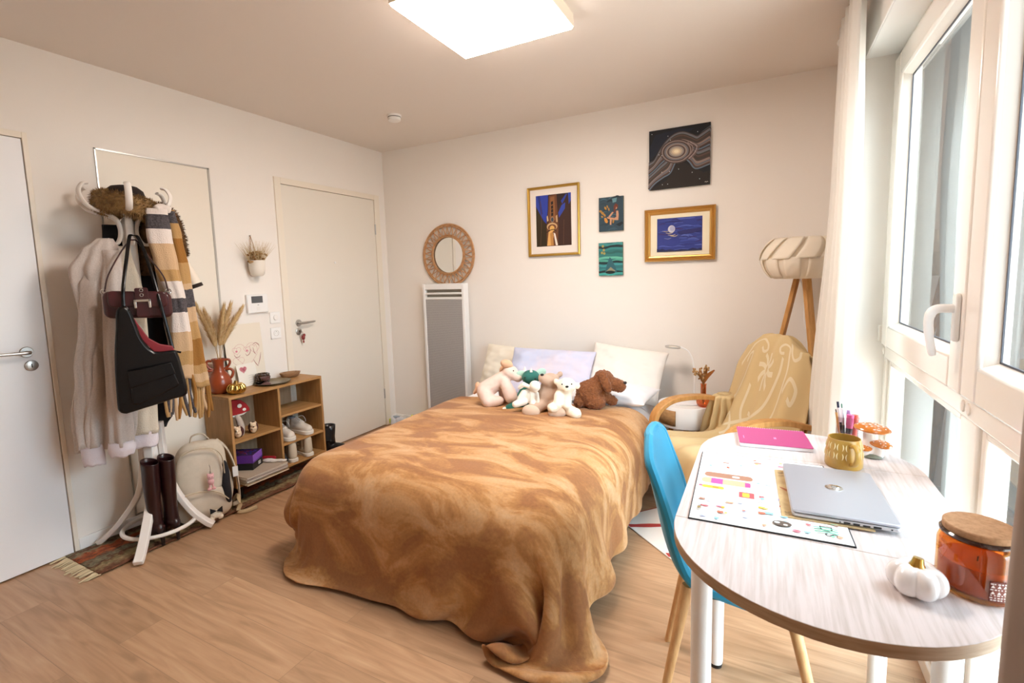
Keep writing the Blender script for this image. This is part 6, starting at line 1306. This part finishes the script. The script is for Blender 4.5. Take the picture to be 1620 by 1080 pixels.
st.build('stem', m_str2, dbq); fl.build('flower_head', M('dried_cream', '#c9a878', .85, var=('#8f5f30', 90, .35, .65)), dbq)
for a, b, c in (((0, 0, .14), (.02, .0, .19), (.062, -.01, .235)), ((0, 0, .14), (.004, .005, .19), (.02, 0, .245)), ((0, 0, .14), (-.015, 0, .19), (-.022, .0, .24))):
    P_ = spline([a, b, c], 6); lf.tube(P_, [.001 + .011 * math.sin(PI * (i + .3) / (len(P_) + .3)) for i in range(len(P_))], 8, flat=(.18, 1, (0, 1, .3)))
lf.build('leaf', M('dried_rust_leaf', '#a0612a', .75), dbq)
# ---- bentwood armchair with a throw
ac = thing('armchair', 'bentwood armchair with honey wood arms in the corner by the curtain', 'armchair', (2.92, -.742, .006), R(-46))
for sx in (-1, 1):
    x = sx * .275
    P_ = spline([(x, .26, .545), (x, .08, .592), (x, -.1, .60), (x, -.2, .572), (x, -.262, .50), (x, -.262, .36), (x, -.235, .18), (x, -.22, .06), (x, -.17, .018), (x, .05, .014), (x, .26, .014)], 6)
    MB().tube(P_, 1, 4, flat=(.03, .013, (1, 0, 0))).build('arm_frame', m_oakd, ac, bevel=.004)
    P_ = spline([(x * .86, -.26, .33), (x * .86, .0, .27), (x * .86, .16, .27), (x * .86, .25, .45), (x * .82, .335, .68), (x * .66, .372, .83)], 6)
    MB().tube(P_, 1, 4, flat=(.018, .014, (1, 0, 0))).build('seat_rail', m_oakd, ac, bevel=.003)
for y, z, hw_ in ((-.25, .325, .26), (.02, .255, .26), (.315, .62, .24), (.365, .80, .19)): MB().box((-hw_, y - .02, z - .012), (hw_, y + .02, z + .012)).build('crossbar', m_oakd, ac, bevel=.003)
cprof = spline([(0, -.29, .37), (0, -.1, .345), (0, .08, .325), (0, .165, .365), (0, .215, .50), (0, .28, .70), (0, .325, .845), (0, .335, .90)], 5)
def cush(off):
    def f(u, v):
        p = along(cprof, v); d = (along(cprof, min(1, v + .02)) - along(cprof, max(0, v - .02))).normalized(); n = V(0, -d.z, d.y); a = 2 * u - 1
        th = (1 - abs(a) ** 6) ** .5 * (1 - abs(2 * v - 1) ** 12) ** .5
        return p + n * (-.034 + off * .034 * th) + V(a * .235 * pw(v, [(0, 1), (.6, 1), (.85, .75), (1, .5)]), 0, 0)
    return f
mb = MB(); mb.grid(cush(1), 16, 36); mb.grid(cush(-1), 16, 36); mb.build('cushion', M('cream_upholstery', '#d9cbb0', .9), ac, angle=0)
m_throw = M('beige_throw', '#c9b083', .95, sheen=.3, bump=(500, .35, .002)); m_thp = M('pale_throw_pattern', '#d8caab', .95, sheen=.3)
th_ = thing('throw_blanket', 'beige throw with pale scrolls draped over the corner armchair', 'throw', (2.92, -.742, .006), R(-46))
tprof = spline([(0, .40, .60), (0, .40, .80), (0, .378, .93), (0, .335, .972), (0, .285, .93), (0, .245, .80), (0, .19, .60), (0, .125, .44), (0, .04, .40), (0, -.12, .415), (0, -.27, .44), (0, -.33, .40), (0, -.335, .25)], 5)
def throw(u, v, off=0):
    p = along(tprof, v); d = (along(tprof, min(1, v + .01)) - along(tprof, max(0, v - .01))).normalized(); n = V(0, d.z, -d.y); a = 2 * u - 1
    w = pw(v, [(0, .2), (.16, .16), (.21, .12), (.25, .10), (.29, .155), (.35, .205), (.43, .245), (.55, .27), (.62, .275), (1, .25)])
    side = smooth01((abs(a) - .55) / .45)
    f = .014 * math.sin(11 * a + 2.2 * v * 6) * pw(v, [(0, .2), (.25, .15), (.45, .9), (.65, 1.2), (1, .6)]) + .006 * noise.noise(V(a * 3, v * 9, 1))
    drop = V(0, .05 * side * pw(v, [(0, 0), (.25, .7), (.5, 1), (.6, 0), (1, 0)]), -.05 * side * pw(v, [(0, 0), (.2, 1.6), (.3, 1.3), (.36, .3), (.6, .2), (1, .4)]))
    return p + n * (f + off) + V(a * w, 0, 0) + drop
MB().grid(throw, 44, 80).build('throw_cloth', m_throw, th_, solid=.006, solid_off=0, angle=0)
# folds hanging over the left arm
hang('arm_drape', [(.606, -.25, .195, .030, .04), (.592, -.25, .195, .058, .07), (.52, -.252, .20, .066, .08), (.44, -.258, .20, .074, .09), (.36, -.265, .205, .082, .098)], m_throw, th_, .30, 10, 90, 30, seed=2.4)
def ribbon(mb, fn, pts, wd, off=.0045):
    P_ = spline([V(*p, 0) for p in pts], 7); vs = []; n = len(P_)
    for i, p in enumerate(P_):
        t = (P_[min(i + 1, n - 1)] - P_[max(i - 1, 0)]); t.normalize(); q = V(-t.y, t.x, 0)
        for s in (-1, 1): vs.append(fn(p.x + s * q.x * wd, p.y + s * q.y * wd * .45, off))
    mb.add(vs, [(2 * i, 2 * i + 1, 2 * i + 3, 2 * i + 2) for i in range(n - 1)])
pt = MB()
for pts in ([(.1, .42), (.2, .36), (.34, .32), (.44, .335), (.46, .36), (.42, .37), (.39, .355)], [(.62, .56), (.72, .5), (.78, .42), (.8, .35), (.74, .33), (.68, .345), (.69, .365), (.73, .365)], [(.84, .30), (.82, .34), (.86, .38), (.92, .37), (.93, .345)],
            [(.2, .58), (.35, .55), (.5, .53), (.6, .50), (.68, .44), (.72, .38)], [(.36, .46), (.33, .52), (.37, .555), (.44, .55), (.45, .53), (.41, .525)], [(.1, .5), (.2, .48), (.28, .42), (.26, .38), (.2, .385), (.19, .41)],
            [(.5, .62), (.56, .58), (.64, .58), (.68, .61), (.64, .635), (.6, .62)], [(.3, .66), (.36, .61), (.46, .60), (.5, .64)], [(.78, .46), (.84, .43), (.9, .45), (.88, .48), (.85, .47)], [(.24, .64), (.27, .58), (.22, .54), (.16, .55)]): ribbon(pt, throw, pts, .011)
for k in range(8):
    a = 2 * PI * k / 8 + .2; ribbon(pt, throw, [(.52 + .02 * math.cos(a), .42 + .009 * math.sin(a)), (.52 + .07 * math.cos(a + .15), .42 + .03 * math.sin(a + .15)), (.52 + .115 * math.cos(a), .42 + .05 * math.sin(a))], .014)
pt.build('scroll_pattern', m_thp, th_, angle=0)
# ---- tripod floor lamp
fl_ = thing('floor_lamp', 'tripod floor lamp with a slatted white shade behind the armchair', 'lamp', (3.245, -.355, 0))
m_shade = bpy.data.materials.new('shade_paper'); m_shade.use_nodes = True
def translucent(m, col, t=.35, rough=.8):
    N = m.node_tree.nodes; L = m.node_tree.links; N.clear(); o = N.new('ShaderNodeOutputMaterial'); a = N.new('ShaderNodeBsdfDiffuse'); b = N.new('ShaderNodeBsdfTranslucent'); x = N.new('ShaderNodeMixShader')
    a.inputs['Color'].default_value = lin(col); b.inputs['Color'].default_value = lin(col); x.inputs['Fac'].default_value = t
    L.new(a.outputs['BSDF'], x.inputs[1]); L.new(b.outputs['BSDF'], x.inputs[2]); L.new(x.outputs['Shader'], o.inputs['Surface'])
translucent(m_shade, '#f6eee0', .35)
def shade_pt(a, t, dr=0):
    z = 1.278 + .222 * t; r = .10 + .084 * (math.sin(PI * min(1, max(0, t * .94 + .03)))) ** .55 + dr
    return V(r * math.cos(a), r * math.sin(a), z)
sh = MB().lathe([(shade_pt(0, i / 16, -.006).x, 1.278 + .222 * i / 16) for i in range(17)], 48, cap=False).build('shade', m_shade, fl_, angle=0)
for k in range(10):
    a = 2 * PI * k / 10 + .1
    MB().grid(lambda u, v: shade_pt(a + (u - .5) * .46, .02 + v * .5, .003 + .002 * (k % 2)), 6, 8).build('lower_slat', m_shade, sh, solid=.0015, angle=0)
    MB().grid(lambda u, v: shade_pt(a + .3 + (u - .5) * .5 + v * .42, .48 + v * .52, .004 + .006 * u), 6, 10).build('upper_slat', m_shade, sh, solid=.0015, angle=0)
for tgt, x_ in (((-.25, .10), .008), ((.16, -.16), .03), ((.19, .26), .034)):
    top = V(x_, tgt[1] * .1, 1.35); bot = V(tgt[0], tgt[1], .002); up_ = V(-tgt[1], tgt[0], 0)
    MB().tube([top, bot], 1, 4, flat=(.021, .011, up_)).build('leg', m_oakd, fl_, bevel=.003)
MB().lathe([(0, 1.30), (.03, 1.30), (.03, 1.335), (.018, 1.345), (.018, 1.39), (0, 1.39)], 20, cap=False).build('lamp_holder', m_white, fl_); MB().ball((0, 0, 1.42), (.03, .03, .04)).build('bulb', M('opal_bulb', '#efe8da', .4), fl_)
MB().tube(spline([(.0, 0, 1.30), (.03, .01, 1.2), (.035, .0, 1.05), (.055, .01, .95), (.05, .02, .8), (.06, .1, .3), (.08, .2, .01)], 8), .0025, 8).build('cord', m_white, fl_)
# ---- curtains on a rod
m_curt = bpy.data.materials.new('white_curtain_cloth'); m_curt.use_nodes = True; translucent(m_curt, '#ebe6df', .2)
m_curt_shade = bpy.data.materials.new('shaded_curtain_cloth'); m_curt_shade.use_nodes = True; translucent(m_curt_shade, '#b3a69d', .05)  # darker copy of the curtain cloth, the near curtain's shade put into its colour
rod = thing('curtain_rod', 'white curtain rod fixed above the window', 'curtain rod', (3.385, -1.85, 2.425))
MB().tube([(0, -1.45, 0), (0, 1.33, 0)], .011, 14).build('pole', m_wmat, rod)
for y in (1.34, -1.46): MB().ball((0, y, 0), (.018, .022, .018)).build('finial', m_wmat, rod)
for y in (.78, -1.36): MB().box((-.012, y - .018, -.016), (WX - 3.385, y + .018, .03)).build('bracket', m_wmat, rod, bevel=.004)
def curtain(name, label, y0, y1, folds, xc, amp, flare, seed, group, m_curt=m_curt):
    L_ = y1 - y0
    def fn(u, v):
        z = lerp(2.405, .015, v); k = pw(v, [(0, .6), (.3, .8), (1, 1.25)])
        ph = 2 * PI * folds * u + .9 * noise.noise(V(u * 5 + seed, v * 1.6, 0)) * v
        x = xc + amp * k * math.sin(ph) * (1 + .35 * noise.noise(V(u * 7, seed, v))) - flare * smooth01((v - .25) / .5) * (1 - u) ** .8
        y = y0 + L_ * (u + .035 * math.sin(2 * ph) / folds) + .02 * noise.noise(V(u * 3, v * 3, seed))
        return V(x, y, z)
    t = thing(name, label, 'curtain', (xc, (y0 + y1) / 2, 0), group=group)
    MB().grid(fn, int(folds * 16), 46).build('cloth', m_curt, t, solid=.003, solid_off=0, angle=0, world=True)
    r = MB()
    for i in range(folds):
        y = y0 + L_ * (i + .5) / folds; r.tube([(3.385 + .017 * math.cos(a), y, 2.422 + .02 * math.sin(a)) for a in [2 * PI * j / 14 for j in range(14)]], .003, 7, True)
    r.build('curtain_ring', M('bronze', '#5a4030', .4, .8), t, world=True)
curtain('curtain', 'white curtain gathered at the far side of the window near the armchair', -.66, -1.16, 5, 3.378, .040, .05, 1, None)
curtain('curtain', 'shade-tinted curtain at the near side of the window beside the candle jar', -2.66, -3.15, 5, 3.385, .022, 0, 3, None, m_curt_shade)
# ---- cream rug with red lines under the armchair
rg = thing('area_rug', 'cream rug with red diamond lines under the corner armchair', 'rug', (2.93, -.93, 0), R(-41))
m_rug = M('cream_wool', '#d9d2ca', .95, bump=(350, .6, .004)); m_red = M('red_wool', '#a3352f', .95, bump=(350, .6, .004))
# local: x along the front edge, y away from the viewer
ex, ey0, ey1 = .36, -.40, .27
MB().box((-ex, ey0, 0), (ex, ey1, .006)).build('pile', m_rug, rg, bevel=.002)
ln = MB()
def strip(a, b, w=.011):
    a, b = V(*a, 0), V(*b, 0); n = 14; vs = []; t = (b - a).normalized(); q = V(-t.y, t.x, 0)
    for i in range(n + 1):
        p = a.lerp(b, i / n); ww = w * (1 + .35 * noise.noise(p * 40)); vs += [p + q * ww + V(0, 0, .0064), p - q * ww + V(0, 0, .0064)]
    vs = [V(min(ex - .002, max(-ex + .002, p.x)), min(ey1 - .002, max(ey0 + .002, p.y)), p.z) for p in vs]
    ln.add(vs, [(2 * i, 2 * i + 2, 2 * i + 3, 2 * i + 1) for i in range(n)])
for a, b in (((-.26, ey0), (-.05, .1)), ((-.05, .1), (.2, ey1)), ((-.3, -.12), (.05, -.35)), ((.04, ey0), (.3, .0)), ((-.2, .2), (.36, -.3)), ((-ex, -.05), (-.14, .24))): strip(a, b, .019)
ln.build('diamond_lines', m_red, rg, smooth=False)
MB().box((-ex - .006, ey0, 0), (-ex, ey1, .005)).box((ex, ey0, 0), (ex + .006, ey1, .005)).build('red_edge', m_red, rg)
# ================================================================== daylight and exposure
wd = bpy.data.worlds.new('overcast_sky'); scene.world = wd; wd.use_nodes = True
wn, wl = wd.node_tree.nodes, wd.node_tree.links
wt = wn.new('ShaderNodeTexCoord'); wz = wn.new('ShaderNodeSeparateXYZ'); wl.new(wt.outputs['Generated'], wz.inputs[0])
wr = wn.new('ShaderNodeValToRGB'); we = wr.color_ramp.elements        # dull ground, hazy horizon, bright overcast sky
we[0].position = .0; we[0].color = (.32, .31, .30, 1); we[1].position = 1; we[1].color = (.78, .90, 1, 1)
for p_, c_ in ((.46, (.38, .38, .37, 1)), (.52, (.45, .52, .57, 1)), (.66, (.62, .76, .88, 1))): x_ = we.new(p_); x_.color = c_
wm = wn.new('ShaderNodeMapRange'); wm.inputs['From Min'].default_value = -1; wl.new(wz.outputs['Z'], wm.inputs['Value']); wl.new(wm.outputs['Result'], wr.inputs['Fac'])
wl.new(wr.outputs['Color'], wn['Background'].inputs['Color']); wn['Background'].inputs['Strength'].default_value = 15
scene.view_settings.view_transform = 'Standard'; scene.view_settings.look = 'None'; scene.view_settings.gamma = 1; scene.view_settings.use_curve_mapping = False
scene.view_settings.exposure = .42
scene.cycles.use_denoising = True
scene.cycles.max_bounces = 10; scene.cycles.diffuse_bounces = 6; scene.cycles.transparent_max_bounces = 12; scene.cycles.sample_clamp_indirect = 8
scene.cycles.caustics_reflective = False; scene.cycles.caustics_refractive = False
